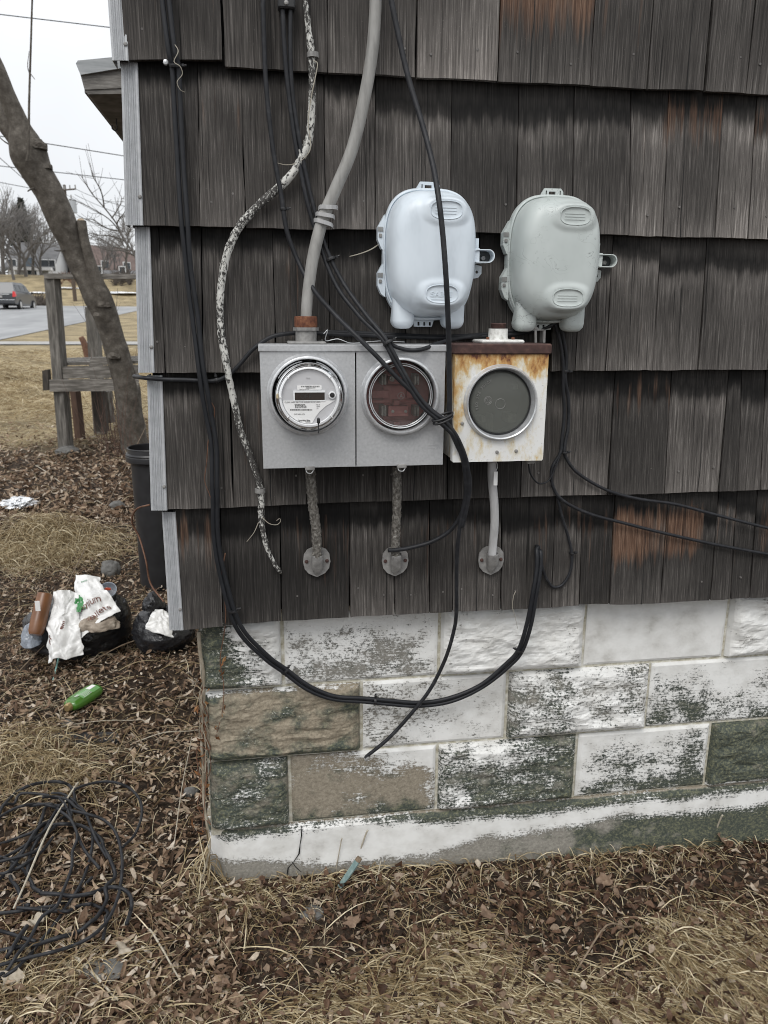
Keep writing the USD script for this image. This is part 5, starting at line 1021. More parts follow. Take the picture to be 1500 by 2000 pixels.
sticks('long pale stalk leaning across the black cable coil', (155, 1555), (30, 1800), .0036, M_stalk, (.05, .04), .03)
sticks('short pale stalk on the leaves below the black cable coil', (148, 1882), (232, 1967), .0036, M_stalk, (.02, .02), .004)
sticks('pale stalk on the leaves right of the black cable coil', (293, 1828), (353, 1925), .0028, M_stalk, (.02, .015), .004)
sticks('thin pale stalk between the coil and the house corner', (245, 1643), (315, 1695), .0022, M_stalk, (.02, .015), .006)
sticks('long bent pale stem leaning up beside the foundation corner', (335, 1690), (378, 1500), .0016, M_stalk, (.0, .12), .03)
sticks('dark upright stalk lying near the bottom left corner', (143, 1890), (126, 1998), .0026, M_twig, (.02, .02), .01)
sticks('long pale stem across the leaves below the green bottle', (120, 1427), (280, 1412), .0022, M_stalk, (.015, .015), .01)
sticks('long thin stem from the dark board toward the foundation', (255, 1462), (385, 1435), .0022, M_stalk, (.015, .02), .02)
sticks('pale stem in front of the large trash bag', (20, 1335), (165, 1262), .0026, M_twig, (.01, .18), .01)
sticks('tan stem crossing in front of the two trash bags', (170, 1308), (310, 1268), .0026, M_twig, (.02, .08), .02)
sticks('pale stalk lying on the dark soil left of the bin', (155, 968), (222, 1000), .0045, M_stalk, (.02, .02), .01)
sticks('second pale stalk lying on the dark soil left of the bin', (70, 913), (130, 955), .0045, M_stalk, (.02, .02), .01)
sticks('long thin twig rising from the bag to the black bin', (85, 1250), (292, 960), .0030, M_twig, (.03, .55), .0)
def vine3(label, pts, r, m):
    p = spline([V(*q) for q in pts], 6); t = thing('vine', label, 'vine', p[0]); obj('stem', tube(p, r, 5), m, t, smooth=True)
vine3('thin brown vine hanging in front of the black bin', [(292, 986, .25), (266, 995, .3), (258, 1020, .35), (272, 1050, .35), (285, 1095, .3), (294, 1140, .3), (320, 1175, .25)], .0028, M_vine)
M_teal = plain('teal_plastic', (.28, .50, .46), .4)
sticks('teal drinking straw stuck out below the white pellet bag', (126, 1272), (104, 1330), .0045, M_teal, (.06, .005), 0, 'drinking_straw', 'drinking straw')
# stems standing at the foot of the wall
for lb_, a, b, r, m in (('thin tan stem standing against the footing left of the green stick', (668, 1637), (655, 1702), .0018, M_stalk), ('tan stem leaning behind the green stick at the footing', (718, 1622), (692, 1690), .0026, M_stalk), ('short thin stem right of the green stick at the footing', (744, 1682), (733, 1732), .0014, M_stalk), ('tan stem standing against the footing near the right edge', (1411, 1592), (1388, 1643), .0028, M_stalk)):
    sticks(lb_, P(*a, .0), G(*b), r, m, bow=0, name='plant_stem', cat='plant stem', world=True)
M_greenpaint = noisy('flaked_green_paint', [(.3, (.10, .17, .165)), (.55, (.20, .28, .27)), (.75, (.36, .39, .36))], (70, 70, 70), .7, .3)
a, b = P(698, 1682, .03), G(664, 1732)
t = thing('stake', 'short green painted wooden stake leaning at the foot of the wall', 'stake', b); obj('shaft', tube([a, b], [.0085, .0075], 6), M_greenpaint, t); obj('broken_top', tube([a+(a-b)*.14, a], [.0080, .0087], 6), M_twig, t)
sticks('curved tan twig arching over the straw on the right', (1120, 1905), (1235, 1822), .0026, M_twig, (.0, .02), .075)
# big curled leaves
def big_leaf(label, px, py, size, seed, m=None, up=.025):
    c = G(px, py, up); rg = np.random.default_rng(seed); n = 11; th_ = np.linspace(0, 2*np.pi, 22, endpoint=False)
    rr_ = size*(.62+.38*np.abs(np.cos(th_*2.5)))*rg.uniform(.85, 1.1, 22)
    rings = [np.stack([np.cos(th_)*rr_*k, np.sin(th_)*rr_*k*.8, (meshkit.noise(np.stack([np.cos(th_)*2*k+seed, np.sin(th_)*2*k, th_*0], -1), seed)-.35)*size*.9*k], 1) for k in (.02, .4, .75, 1)]
    pts = np.array(rings); pts = np.concatenate([pts, pts[:, :1]], 1); a_, b_ = rg.uniform(-.5, .5, 2)
    R_ = trimesh.transformations.euler_matrix(a_, b_, rg.uniform(0, 6))[:3, :3]; v, f = grid(pts@R_.T+c)
    t = thing('dead_leaf', label, 'leaf', c); obj('blade', (v, f), m or M_leafbig, t, smooth=50)
M_leafbig = noisy('big_brown_leaf', [(.3, (.10, .062, .038)), (.6, (.20, .135, .09)), (.8, (.30, .22, .15))], (50, 50, 50), .7, .3)
M_leafpale = noisy('big_pale_leaf', [(.3, (.24, .20, .15)), (.7, (.46, .41, .33))], (50, 50, 50), .7, .3)
for q_ in [('large curled brown leaf at the foot of the wall near the right edge', 1412, 1655, .036, 1), ('reddish brown leaf near the crack in the footing', 505, 1790, .026, 2), ('pale curled leaf below the black cable coil', 72, 1815, .026, 3, M_leafpale), ('pale leaf on the dark mould left of centre', 245, 1870, .024, 4, M_leafpale), ('tan folded leaf beside the coil end', 255, 1690, .022, 5, M_leafpale), ('brown leaf on the matted leaves below the wall centre', 950, 1800, .026, 6), ('broad brown leaf right of the wall centre', 1180, 1735, .028, 7), ('reddish leaf near the bottom edge left of centre', 430, 1945, .022, 8), ('pale torn leaf at the lower left corner', 30, 1930, .034, 9, M_leafpale), ('brown curled leaf left of the wall centre', 690, 1815, .026, 10)]: big_leaf(*q_)
# black cable coil
co = thing('cable_coil', 'tangled coil of black cable lying on the leaves in the lower left', 'cable', G(90, 1690))
LOOPS = [[(-60, 440), (0, 390), (60, 325), (100, 290), (180, 250), (280, 232), (350, 232), (405, 252), (430, 290), (437, 335), (425, 375), (370, 395)], [(437, 275), (500, 250), (600, 230), (690, 238), (760, 270), (810, 320), (830, 375), (828, 440), (805, 510), (775, 560), (720, 612)],
         [(360, 385), (430, 402), (520, 422), (600, 450), (655, 495), (690, 555), (712, 650), (716, 740), (706, 840), (690, 910), (650, 1010), (600, 1080), (530, 1140), (430, 1190), (300, 1230), (150, 1265), (-40, 1315)],
         [(440, 360), (490, 400), (525, 470), (543, 550), (535, 640), (510, 740), (465, 845), (400, 945), (330, 1050), (250, 1150), (190, 1225), (100, 1320), (-40, 1410)], [(240, 885), (330, 888), (430, 900), (530, 885), (600, 860), (660, 848), (720, 860), (760, 895), (772, 945), (762, 1000), (742, 1062)],
         [(360, 385), (300, 450), (200, 520), (100, 560), (-40, 610)], [(345, 420), (260, 520), (150, 600), (60, 655), (-40, 700)], [(330, 380), (280, 368), (220, 360), (130, 372), (60, 400), (-40, 460)], [(430, 355), (390, 350), (350, 372), (330, 400), (270, 500), (215, 580), (180, 650), (163, 740), (170, 800), (195, 850), (240, 878)],
         [(-40, 775), (30, 765), (70, 735), (130, 650), (200, 530), (260, 470)], [(-40, 1005), (100, 990), (200, 972), (300, 960), (380, 935), (450, 880), (540, 790)], [(-40, 1095), (60, 1120), (130, 1145), (210, 1165)], [(160, 1075), (110, 1140), (70, 1210), (40, 1260)], [(-40, 660), (60, 690), (130, 740), (180, 810), (200, 850)], [(250, 320), (330, 318), (400, 340), (440, 375), (500, 420), (560, 560), (630, 680)], [(300, 300), (360, 300), (430, 340), (470, 390)]]
rj = np.random.default_rng(19)
LOOPS += [[(x+dx_+rj.normal(0, 14), (y-700)*sc_+700+dy_+rj.normal(0, 14)) for x, y in l] for l, dx_, dy_, sc_ in ((LOOPS[2], -70, 40, .85), (LOOPS[3], -90, -10, 1.05), (LOOPS[0], -30, 60, 1.0), (LOOPS[5], 10, 90, 1.0), (LOOPS[8], -80, 60, 1.1), (LOOPS[6], -20, 130, .95), (LOOPS[14], -60, 70, 1.1), (LOOPS[4], -150, 90, 1.0))]
zco = float(np.mean([G(x_, y_)[2] for x_ in (20, 80, 140, 200) for y_ in (1560, 1650, 1740, 1830)]))+.012
for i, lp_ in enumerate(LOOPS):
    pts_ = [GZ_(x/3, y/3+1450, zco+.012+.03*((i*37) % 5)/5+.02*math.sin(j*1.3+i)**2) for j, (x, y) in enumerate(lp_)]
    obj('loop', tube(spline(pts_, 6), .0043 if i % 4 else .0052, 8), M_cable, co, smooth=True)
# black bin by the corner
bc = G(293, 1163); yb = bc[1]+.17
lz = lambda px, py: V(px, py, yb)
sb = scale_at(V(293, 1000, yb)); top = V(300, 872, yb); bxc = V(308, 1000, yb)[0]
bz = terrain(bxc, yb); bh = top[2]-bz
rb_ = lambda pxw: pxw*sb
tb = thing('trash_bin', 'tall black plastic bin with a ribbed rim, half hidden behind the house corner', 'bin', (bxc, yb, bz))
r0 = bxc-V(263, 1000, yb)[0]; r1 = bxc-V(247, 905, yb)[0]
obj('body', lathe([(.0001, .0), (r0*.93, .0), (r0*.95, .02), (r0, bh-.10), (r0*1.03, bh-.085), (r1, bh-.075), (r1*1.005, bh-.05), (r1*.985, bh-.045), (r1*1.0, bh-.038), (r1*.97, bh-.03), (r1*.93, bh-.028), (r1*.92, bh-.008), (r1*.94, bh-.004), (r1*.92, bh), (r1*.89, bh-.004), (r1*.86, bh-.05), (r0*.93, bh-.12), (r0*.88, .03), (.0001, .025)], (bxc, yb, bz), (0, 0, 1), 56), noisy('black_bin_plastic', [(.3, (.011, .011, .012)), (.7, (.022, .022, .024))], (20, 20, 20), .42, .05), tb, smooth=40)
# trash bags
M_bag = noisy('black_bag_film', [(.3, (.008, .008, .009)), (.7, (.018, .018, .02))], (22, 22, 22), .28, .9, .012, 4)
M_sheet = noisy('white_bag_print', [(.3, (.62, .62, .61)), (.6, (.78, .78, .77))], (18, 18, 18), .38, .25, .004)
M_brown = noisy('brown_bottle_plastic', [(.3, (.125, .052, .022)), (.7, (.185, .083, .036))], (8, 8, 20), .33, .03)
M_kraft = noisy('kraft_paper', [(.3, (.16, .13, .10)), (.5, (.30, .25, .20)), (.7, (.42, .37, .31))], (30, 30, 30), .8, .6, .006)
M_print = plain('brown_print', (.14, .035, .018), .5)
M_clear = glass('clear_film', (.9, .92, .95), dust=.45, dustcol=(.42, .46, .52), rough=.15)
def blob(c, rx, ry, rz, seed, flat=.35, amp=.16, sub=5, freq=1.6):
    m = trimesh.creation.icosphere(sub, 1.0); d_ = np.array(m.vertices); n = meshkit.fbm(d_*freq+seed, 3, seed)-.5; cr = np.abs(meshkit.fbm(d_*np.array([3, 3, 5])+seed, 4, seed+3)-.5)
    v = d_*(1+amp*2*n-.5*amp*cr*2)[:, None]; v = v*[rx, ry, rz]; v[:, 2] = np.maximum(v[:, 2], -rz*(1-flat)); return v+c, np.array(m.faces)
b0 = G(160, 1292); yb0 = b0[1]
s_ = scale_at(b0); bc = V(160, 1236, yb0+.12)
tb1 = thing('trash_bag', 'large torn black trash bag spilling pellet bags and packaging', 'trash bag', (bc[0], bc[1], b0[2]))
cb_ = np.array([V(152, 1236, yb0+.15)[0], yb0+.17, b0[2]+.10])
obj('bag', blob(cb_, 104*s_, .19, .165, 5), M_bag, tb1, smooth=True)
cb2 = V(226, 1212, yb0+.16); obj('bag_flap', blob(cb2, 30*s_, .10, .13, 9, .6), M_bag, tb1, smooth=True)
ck_ = V(192, 1226, yb0-.02); obj('kraft_liner', blob(ck_, 40*s_, .05, .06, 15, 1.0, .3, 4), M_kraft, tb1, smooth=30)
cc_ = V(62, 1256, yb0-.02); obj('clear_film', blob(cc_, 19*s_, .06, 40*s_, 21, 1.0, .2, 4), M_clear, tb1, smooth=True)
def yv(px, py, off): return V(px, py, yb0+off)
PB = 'torn white pellet bags lying on the trash bag'
t = thing('pellet_bag', 'crumpled white pellet bag hanging down the front of the large trash bag', 'pellet bag', yv(130, 1290, 0))
pts_, at_ = patch(yv(92, 1296, -.09), yv(162, 1280, -.10), yv(152, 1155, .06), yv(104, 1158, .05), 50, 64, .034, 3.2, 31, .05)
obj('sheet', slab(pts_, pts_+[0, .0012, 0]), M_sheet, t, smooth=True)
def on_patch(s, at, u0, v0, h_u, ang, m, par, bold=True, lift=.003, asp=1.0):
    tm = meshkit.text_mesh(s, 1.0, .01, bold); v = np.array(tm.vertices); a = math.radians(ang)
    u = u0+(v[:, 0]*math.cos(a)-v[:, 1]*math.sin(a))*h_u; w = v0+(v[:, 0]*math.sin(a)+v[:, 1]*math.cos(a))*h_u*asp
    p = at(u, w, lift+v[:, 2]*.02); obj('lettering', (p, np.array(tm.faces)), m, par)
on_patch('pr', at_, .18, .24, .13, 70, M_print, t, asp=.6); on_patch('em', at_, .60, .40, .10, 70, M_print, t, asp=.6)
t = thing('pellet_bag', 'white pellet bag with brown lettering on top of the large trash bag', 'pellet bag', yv(190, 1230, .05))
pts2, at2 = patch(yv(156, 1250, -.07), yv(236, 1194, -.02), yv(192, 1126, .14), yv(145, 1118, .16), 50, 56, .026, 2.6, 44, .04)
obj('sheet', slab(pts2, pts2+[0, .0012, 0]), M_sheet, t, smooth=True)
on_patch('emium', at2, .17, .30, .135, 3, M_print, t, False, .006, .62); on_patch('d pellets', at2, .06, .11, .150, 3, M_print, t, False, .006, .62)
gp = [at2(np.array([.55+.1*i]), np.array([.72+.05*j]), .004)[0] for i in range(3) for j in range(1)]
M_greenink = plain('green_print', (.05, .22, .10), .5)
on_patch('premium', at2, .30, .86, .05, 0, M_greenink, t, True, .005, .6)
t = thing('brown_bottle', 'brown plastic bottle standing in the large trash bag, left of the pellet bags', 'bottle', yv(76, 1240, 0))
a, b = yv(69, 1240, -.07), yv(88, 1160, .03); ax_ = b-a; L_ = np.linalg.norm(ax_)
obj('body', lathe([(.0001, 0), (11*s_, 0), (14*s_, .015), (15*s_, L_*.35), (14.5*s_, L_*.8), (14*s_, L_*.97), (13*s_, L_), (.0001, L_)], a, ax_, 28), M_brown, t, smooth=40)
obj('label', bx(yv(70, 1193, -.085), yv(77, 1174, -.088)), M_white, t)
t = thing('plastic_cup', 'clear plastic cup with a red mark behind the pellet bags', 'cup', yv(216, 1150, .22))
a, b = yv(213, 1160, .16), yv(217, 1140, .10); ax_ = b-a; L_ = .10
obj('cup_wall', lathe([(.0001, 0), (12*s_, 0), (15*s_, .05), (16.5*s_, .05), (15.5*s_, .046), (11*s_, .004)], a, (ax_/np.linalg.norm(ax_))*[.4, 1.2, 1], 28), M_clear, t, smooth=40)
obj('print', blob(a+[0, -.03, .03], .018, .004, .012, 3, 1, .3, 3), plain('red_print', (.5, .07, .03), .5), t)
t = thing('green_scrap', 'green packaging scrap poking out between the two white pellet bags', 'packaging', yv(157, 1178, .12)); p_, _ = patch(yv(148, 1196, -.03), yv(170, 1188, -.02), yv(166, 1158, .05), yv(147, 1160, .05), 12, 12, .02, 3, 5); obj('sheet', slab(p_, p_+[0, .001, 0]), plain('green_film', (.04, .20, .06), .4), t, smooth=True)
b2 = G(318, 1283); c2 = np.array([V(322, 1240, b2[1]+.12)[0], b2[1]+.12, b2[2]+.10])
tb2 = thing('trash_bag', 'small knotted black trash bag beside the foundation corner', 'trash bag', (c2[0], c2[1], b2[2]))
obj('bag', blob(c2-[0, 0, .02], 62*s_, .13, .115, 27), M_bag, tb2, smooth=True)
cq = V(300, 1185, c2[1]-.02); obj('bag_neck', blob(cq, 22*s_, .06, .07, 29, 1.0, .3, 4), M_bag, tb2, smooth=True)
t = thing('foam_scrap', 'white foam tray caught on the small trash bag', 'packaging', V(303, 1215, c2[1]-.10))
p_, _ = patch(V(284, 1232, c2[1]-.145), V(338, 1243, c2[1]-.145), V(330, 1196, c2[1]-.07), V(298, 1190, c2[1]-.07), 26, 26, .02, 3, 8, .015); obj('tray', slab(p_, p_+[0, .004, 0]), M_sheet, t, smooth=True)
# green shampoo bottle lying down
a, b = G(138, 1396, .036), G(190, 1361, .036); ax_ = b-a; L_ = np.linalg.norm(ax_); e1 = ax_/L_; up_ = np.array([0, 0, 1.0]); e2 = np.cross(up_, e1); e2 /= np.linalg.norm(e2); e3_ = np.cross(e1, e2)
t = thing('green_bottle', 'bright green plastic bottle with a gold cap lying on the leaves', 'bottle', a)
n_ = 14; prof_ = []
wv = 21*scale_at(a)
for x, w_ in ((-.02, .25), (0, .62), (.06, .80), (.2, .94), (.55, 1.0), (.85, .96), (.97, .84), (1.0, .6), (1.005, .01)):
    th_ = np.linspace(0, 2*np.pi, 25); prof_.append(a+e1*L_*(x if x <= 1 else 1)+(e2*wv*w_)[None]*np.sign(np.cos(th_))[:, None]*(np.abs(np.cos(th_))**.8)[:, None]+(e3_*wv*.62*w_)[None]*np.sin(th_)[:, None])
obj('body', grid(np.array(prof_)), mat('green_bottle_plastic', {'p': ('principled_bsdf', {'base_color': (.055, .16, .020), 'roughness': .2, 'coat_weight': .3})}, []), t, smooth=50)
obj('cap', lathe([(.0001, -.020), (.013, -.020), (.0165, -.014), (.0165, .002), (.0145, .006)], a, e1, 26), plain('gold_cap', (.42, .31, .15), .3, .6), t, smooth=40)
nrm = (e3_*.8+np.cross(e1, [1, 0, 0])*0); nrm = e3_
def on_bottle(u, w): return a+e1*L_*u+e2*wv*w+e3_*wv*.62*np.sqrt(max(0, 1-w*w))*1.02
lbp = np.array([[on_bottle(u, w) for u in np.linspace(.25, .88, 10)] for w in np.linspace(.15, -.75, 8)])
M_lab = plain('translucent_label', (.16, .36, .13), .35); lq = obj('label', grid(lbp+e3_*.0006), M_lab, t, smooth=True)
q4 = np.array([[on_bottle(u, w) for u in np.linspace(.62, .86, 4)] for w in np.linspace(.1, -.35, 4)]); obj('white_panel', grid(q4+e3_*.0016), M_white, lq)
for w in np.linspace(-.2, -.7, 5): q5 = np.array([[on_bottle(u, w+d_) for u in np.linspace(.30, .60, 5)] for d_ in (0, .03)]); obj('print_line', grid(q5+e3_*.0014), M_white, lq)
obj('lettering', text_at('CO', .010, on_bottle(.16, -.25)+e3_*.002, e1*-1*-1, e2*-1*-1, .0004, True), M_white, t)
# board, stones, foil
a, b, c, d = G(84, 1462, .012), G(175, 1458, .014), G(178, 1438, .014), G(88, 1437, .012)
t = thing('dark_board', 'dark weathered board lying flat on the leaves below the green bottle', 'board', a)
p4 = np.array([[a, b, b+(b-a)*.7], [d, c, c+(c-d)*.6]]); obj('plank', slab(p4+[0, 0, .004], p4-[0, 0, .012]), noisy('black_weathered_board', [(.3, (.014, .014, .016)), (.7, (.045, .045, .047))], (12, 60, 60), .7, .3), t)
M_stone = noisy('grey_stone', [(.3, (.075, .073, .068)), (.6, (.14, .137, .13)), (.8, (.2, .2, .19))], (30, 30, 30), .85, .5, .006)
def stone(label, px, py, w_, h_, seed, d_=None):
    c = G(px, py); s = scale_at(c); v, f = blob(c+[0, w_*s*.4, h_*s*.30], w_*s*.55, (d_ or w_)*s*.5, h_*s*.55, seed, .3, .3, 3, 1.2); t = thing('stone', label, 'stone', c); obj('rock', (v, f), M_stone, t, smooth=25)
stone('grey block like stone beside the tree, near the soil stalks', 227, 998, 28, 22, 2); stone('flat grey stone behind the white pellet bag', 215, 1128, 34, 40, 4); stone('small flat grey stone near the foundation corner', 372, 1558, 26, 18, 6); stone('small brown stone below the gold cap', 129, 1420, 20, 12, 8); stone('pale footing stone under the platform post', 128, 890, 42, 20, 10)
stone('dark flat stone in the mould at the bottom left', 190, 1930, 90, 14, 12, 60); stone('grey flat stone half buried under leaves near the footing', 610, 1800, 44, 14, 14, 40)
t = thing('foil_scrap', 'crumpled silver foil on the dark soil at the left edge', 'foil', G(38, 990)); c = G(38, 990)
obj('foil', blob(c+[0, 0, .03], 32*scale_at(c), .09, .045, 41, .5, .5, 4, 3.0), mat('crumpled_foil', {'p': ('principled_bsdf', {'base_color': (.7, .71, .72), 'metallic': .9, 'roughness': .28})}, []), t, smooth=False)

# ================================================================ the yard and the street behind
M_bark = mat('grey_brown_bark', {
    'g': ('geometry', {}), 'm': ('mapping', {'scale': (14, 14, 14)}), 'n': ('noise_texture', {'scale': 1, 'detail': 6, 'roughness': .62}), 'm2': ('mapping', {'scale': (70, 70, 90)}), 'n2': ('noise_texture', {'scale': 1, 'detail': 4}),
    'a': ('math', {'math_type': 'multiply_add', 'value2': .35}), 'r': ('rgb_ramp', {'ramp': [(.45, (.050, .043, .036)), (.65, (.085, .075, .063)), (.80, (.125, .112, .096)), (.95, (.20, .18, .155))]}), 'b': ('bump', {'strength': .7, 'distance': .008}), 'p': ('principled_bsdf', {'roughness': .85, 'specular_ior_level': .2})},
    [('g.position', 'm.vector'), ('m.vector', 'n.vector'), ('g.position', 'm2.vector'), ('m2.vector', 'n2.vector'), ('n2.fac', 'a.value1'), ('n.fac', 'a.value3'), ('a.value', 'r.fac'), ('r.color', 'p.base_color'), ('a.value', 'b.height'), ('b.normal', 'p.normal')])
M_farbark = plain('distant_bark', (.10, .093, .087), .9); M_fartwig = plain('distant_twigs', (.15, .142, .136), .9)
YT = G(262, 885)[1]
def limb(pts, dy=None, n=8):
    """(px, py, half width in px, distance offset)"""
    p = spline([np.append(V(x, y, YT+o), w*scale_at(V(x, y, YT+o))) for x, y, w, o in pts], n); return p[:, :3], p[:, 3]
def barked(p, r, sides=20, amp=.10, seed=1):
    v, f = tube(p, r, sides); cen = np.vstack([np.repeat(p, sides, 0), p[:1], p[-1:]])
    k = meshkit.fbm(v*np.array([7, 7, 5]), 4, seed)-.5; return cen+(v-cen)*(1+amp*2.2*k)[:, None], f
tr = thing('bare_tree', 'leaning bare tree with a cut stub, forking beside the wooden platform', 'tree', G(262, 890))
p, r = limb([(275, 925, 34, 0), (265, 880, 27, 0), (255, 820, 25, 0), (248, 760, 24, 0), (236, 715, 23, 0), (222, 666, 22, 0), (208, 620, 23, 0), (190, 581, 26, 0), (170, 545, 22, 0), (150, 508, 20, 0), (136, 470, 22, -.02), (120, 430, 27, -.04), (97, 377, 27, -.06), (74, 340, 29, -.08), (57, 303, 34, -.1), (46, 272, 29, -.1), (36, 240, 19, -.12), (14, 187, 17, -.15), (-10, 130, 17, -.2), (-60, 20, 15, -.3), (-110, -120, 13, -.4)])
tk = obj('trunk', barked(p, r, 26, .08), M_bark, tr, smooth=True)
p, r = limb([(72, 318, 20, .02), (48, 290, 20, .04), (25, 262, 17, .06), (0, 228, 16, .1), (-40, 160, 14, .2), (-100, 60, 11, .3)]); obj('limb', barked(p, r, 18, .09, 3), M_bark, tr, smooth=True)
p, r = limb([(214, 650, 14, -.02), (208, 620, 19, -.03), (198, 581, 19, -.05), (186, 545, 14, -.05), (175, 508, 10.5, -.05), (165, 470, 9, -.05), (161, 446, 9.2, -.05), (159, 431, 9, -.05)]); stub = obj('cut_stub', barked(p, r, 16, .05, 4), M_bark, tr, smooth=True)
c = V(159, 434, YT-.1); d_ = p[-1]-p[-4]; k_ = scale_at(c)
obj('cut_face', lathe([(.0001, .004), (6.6*k_, .003), (7.4*k_, -.004)], p[-1]+[0, -.012, .0], d_/np.linalg.norm(d_)+np.array([.35, -.9, .2]), 20), noisy('cut_wood', [(.3, (.22, .16, .10)), (.7, (.42, .34, .24))], (60, 60, 60), .8), stub)
for seed, (x, y, w, o) in enumerate(((70, 292, 22, -.16), (203, 600, 15, -.10), (86, 330, 16, -.12), (222, 700, 13, -.12), (190, 618, 9, -.2))):
    cc = V(x, y, YT+o); s = scale_at(cc); obj('burl', blob(cc, w*s, w*s*.8, w*s*.9, 30+seed, 1.0, .22, 4, 2.2), M_bark, tr, smooth=True)
p, r = limb([(52, 316, 2.6, -.3), (56, 290, 2.4, -.3), (57, 200, 2.2, -.3), (60, 100, 2.0, -.3), (63, 0, 1.8, -.3), (66, -90, 1.5, -.3)]); obj('sprout', tube(p, r, 7), M_bark, tr, smooth=True)
for pts in ([(72, 365, 2.2, -.15), (58, 371, 1.6, -.2), (54, 374, 1.2, -.2)], [(125, 489, 1.6, -.1), (113, 490, 1.2, -.15), (106, 489, .8, -.18)], [(20, 283, 1.6, .1), (8, 276, 1.3, .12), (-5, 264, 1, .15)], [(60, 150, 1.0, -.3), (54, 130, .8, -.32), (57, 100, .6, -.33)], [(57, 140, 1.0, -.3), (68, 155, .7, -.32)]):
    p, r = limb(pts, n=4); obj('twig', tube(p, r, 5), M_bark, tr)
# wooden platform of weathered posts and planks
M_oldwood = noisy('weathered_timber', [(.3, (.055, .050, .044)), (.5, (.115, .107, .094)), (.7, (.22, .205, .185))], (40, 40, 5), .85, .5, .004)
M_oldwoodh = noisy('weathered_plank', [(.3, (.065, .06, .052)), (.5, (.15, .138, .122)), (.72, (.34, .32, .29))], (6, 30, 50), .85, .5, .004)
M_darkwood = noisy('dark_timber', [(.3, (.03, .026, .022)), (.7, (.085, .072, .058))], (30, 30, 6), .85, .4)
YPL = G(126, 884)[1]
pf = thing('wooden_platform', 'weathered grey wooden platform with a post and handrail behind the leaning tree', 'platform', G(126, 884))
def post(name, a, b, w, y0, m, yaw=.35, d=None):
    """square timber between two pixels of its front edge line, w pixels wide"""
    A, B = V(*a, y0), V(*b, y0); s = scale_at((A+B)/2)*w/2; e = np.array([math.cos(yaw), -math.sin(yaw), 0])*s; g_ = np.array([math.sin(yaw), math.cos(yaw), 0])*s*(d or 1)
    v = np.array([A-e-g_, A+e-g_, A+e+g_, A-e+g_, B-e-g_, B+e-g_, B+e+g_, B-e+g_]); return obj(name, trimesh.convex.convex_hull(v), m, pf)
post('post', (130, 886), (102, 543), 21, YPL, M_oldwood)
post('post', (197, 848), (180, 600), 20, YPL+1.1, M_oldwood, .2); post('post', (200, 842), (192, 764), 20, YPL+.3, M_darkwood, .2); post('post', (214, 825), (207, 764), 16, YPL+1.3, M_oldwood)
post('rusty_leg', (157, 858), (147, 764), 14, YPL+.5, noisy('rusty_pipe', [(.3, (.05, .028, .02)), (.7, (.11, .062, .04))], (30, 30, 8), .8), .5)
def hboard(name, px, y0, th, m): return obj(name, board(px, y0, y0+th), m, pf)
hboard('handrail', [(84, 536), (88, 534), (330, 535), (330, 545), (88, 544)], YPL-.08, .13, M_oldwoodh)
hboard('beam', [(96, 742), (270, 739), (270, 763), (97, 765)], YPL-.10, .045, M_oldwoodh); hboard('beam', [(116, 716), (270, 713), (270, 737), (116, 740)], YPL-.055, .045, M_oldwoodh)
hboard('bracket', [(82, 724), (93, 722), (95, 762), (84, 763)], YPL-.05, .12, M_darkwood)
for i in range(5): hboard('deck_board', [(118+i, 708-i*2), (270, 704-i*2), (270, 710-i*2), (118+i, 714-i*2)], YPL+.05+i*.16, .15, M_oldwoodh if i % 2 == 0 else M_oldwood)
hboard('rail_board', [(176, 700), (216, 698), (216, 712), (176, 714)], YPL-.02, .06, M_oldwoodh)
# red stemmed brush at the tree's foot
rg = np.random.default_rng(77)
def brush(label, n, x0, x1, y0, y1, hpx, yy, m, seed, r=.0035):
    rg = np.random.default_rng(seed); ms = []; base = G((x0+x1)/2, (y0+y1)/2); t = thing('shrub', label, 'shrub', base)
    for _ in range(n):
        a = G(rg.uniform(x0, x1), rg.uniform(y0, y1)); h_ = rg.uniform(.3, 1)*hpx*scale_at(a); d_ = np.array([rg.normal(0, .22), rg.normal(0, .22), 1]); q = [a, a+d_*h_*.5+rg.normal(0, .02, 3), a+d_*h_+rg.normal(0, .05, 3)]
        ms.append(tube(spline(q, 4), np.linspace(r, r*.35, 9), 4))
        for _ in range(3):
            k_ = rg.uniform(.3, .9); b = a+d_*h_*k_; e = b+np.array([rg.normal(0, .3), rg.normal(0, .3), .6])*h_*rg.uniform(.15, .4); ms.append(tube([b, e], [r*.5, r*.2], 3))
    obj('stems', cat_(ms), m, t, kind='stuff')
brush('thin reddish bare shrub at the foot of the leaning tree', 42, 196, 262, 850, 925, 190, 0, noisy('red_brown_stems', [(.3, (.055, .030, .022)), (.7, (.13, .08, .06))], (40, 40, 40), .8), 5)
brush('thin bare saplings rising behind the wooden platform', 12, 160, 250, 800, 850, 330, 0, M_bark, 6, .006)
p = spline([V(176, 712, YPL+1.6), V(170, 690, YPL+1.6), V(164, 670, YPL+1.6), V(158, 658, YPL+1.6)], 4); t = thing('tree_stump', 'thin reddish broken stump standing behind the wooden platform', 'stump', p[0]); obj('stem', tube(p, np.linspace(8, 5, len(p))*scale_at(p[0]), 9), M_vine, t, smooth=True)

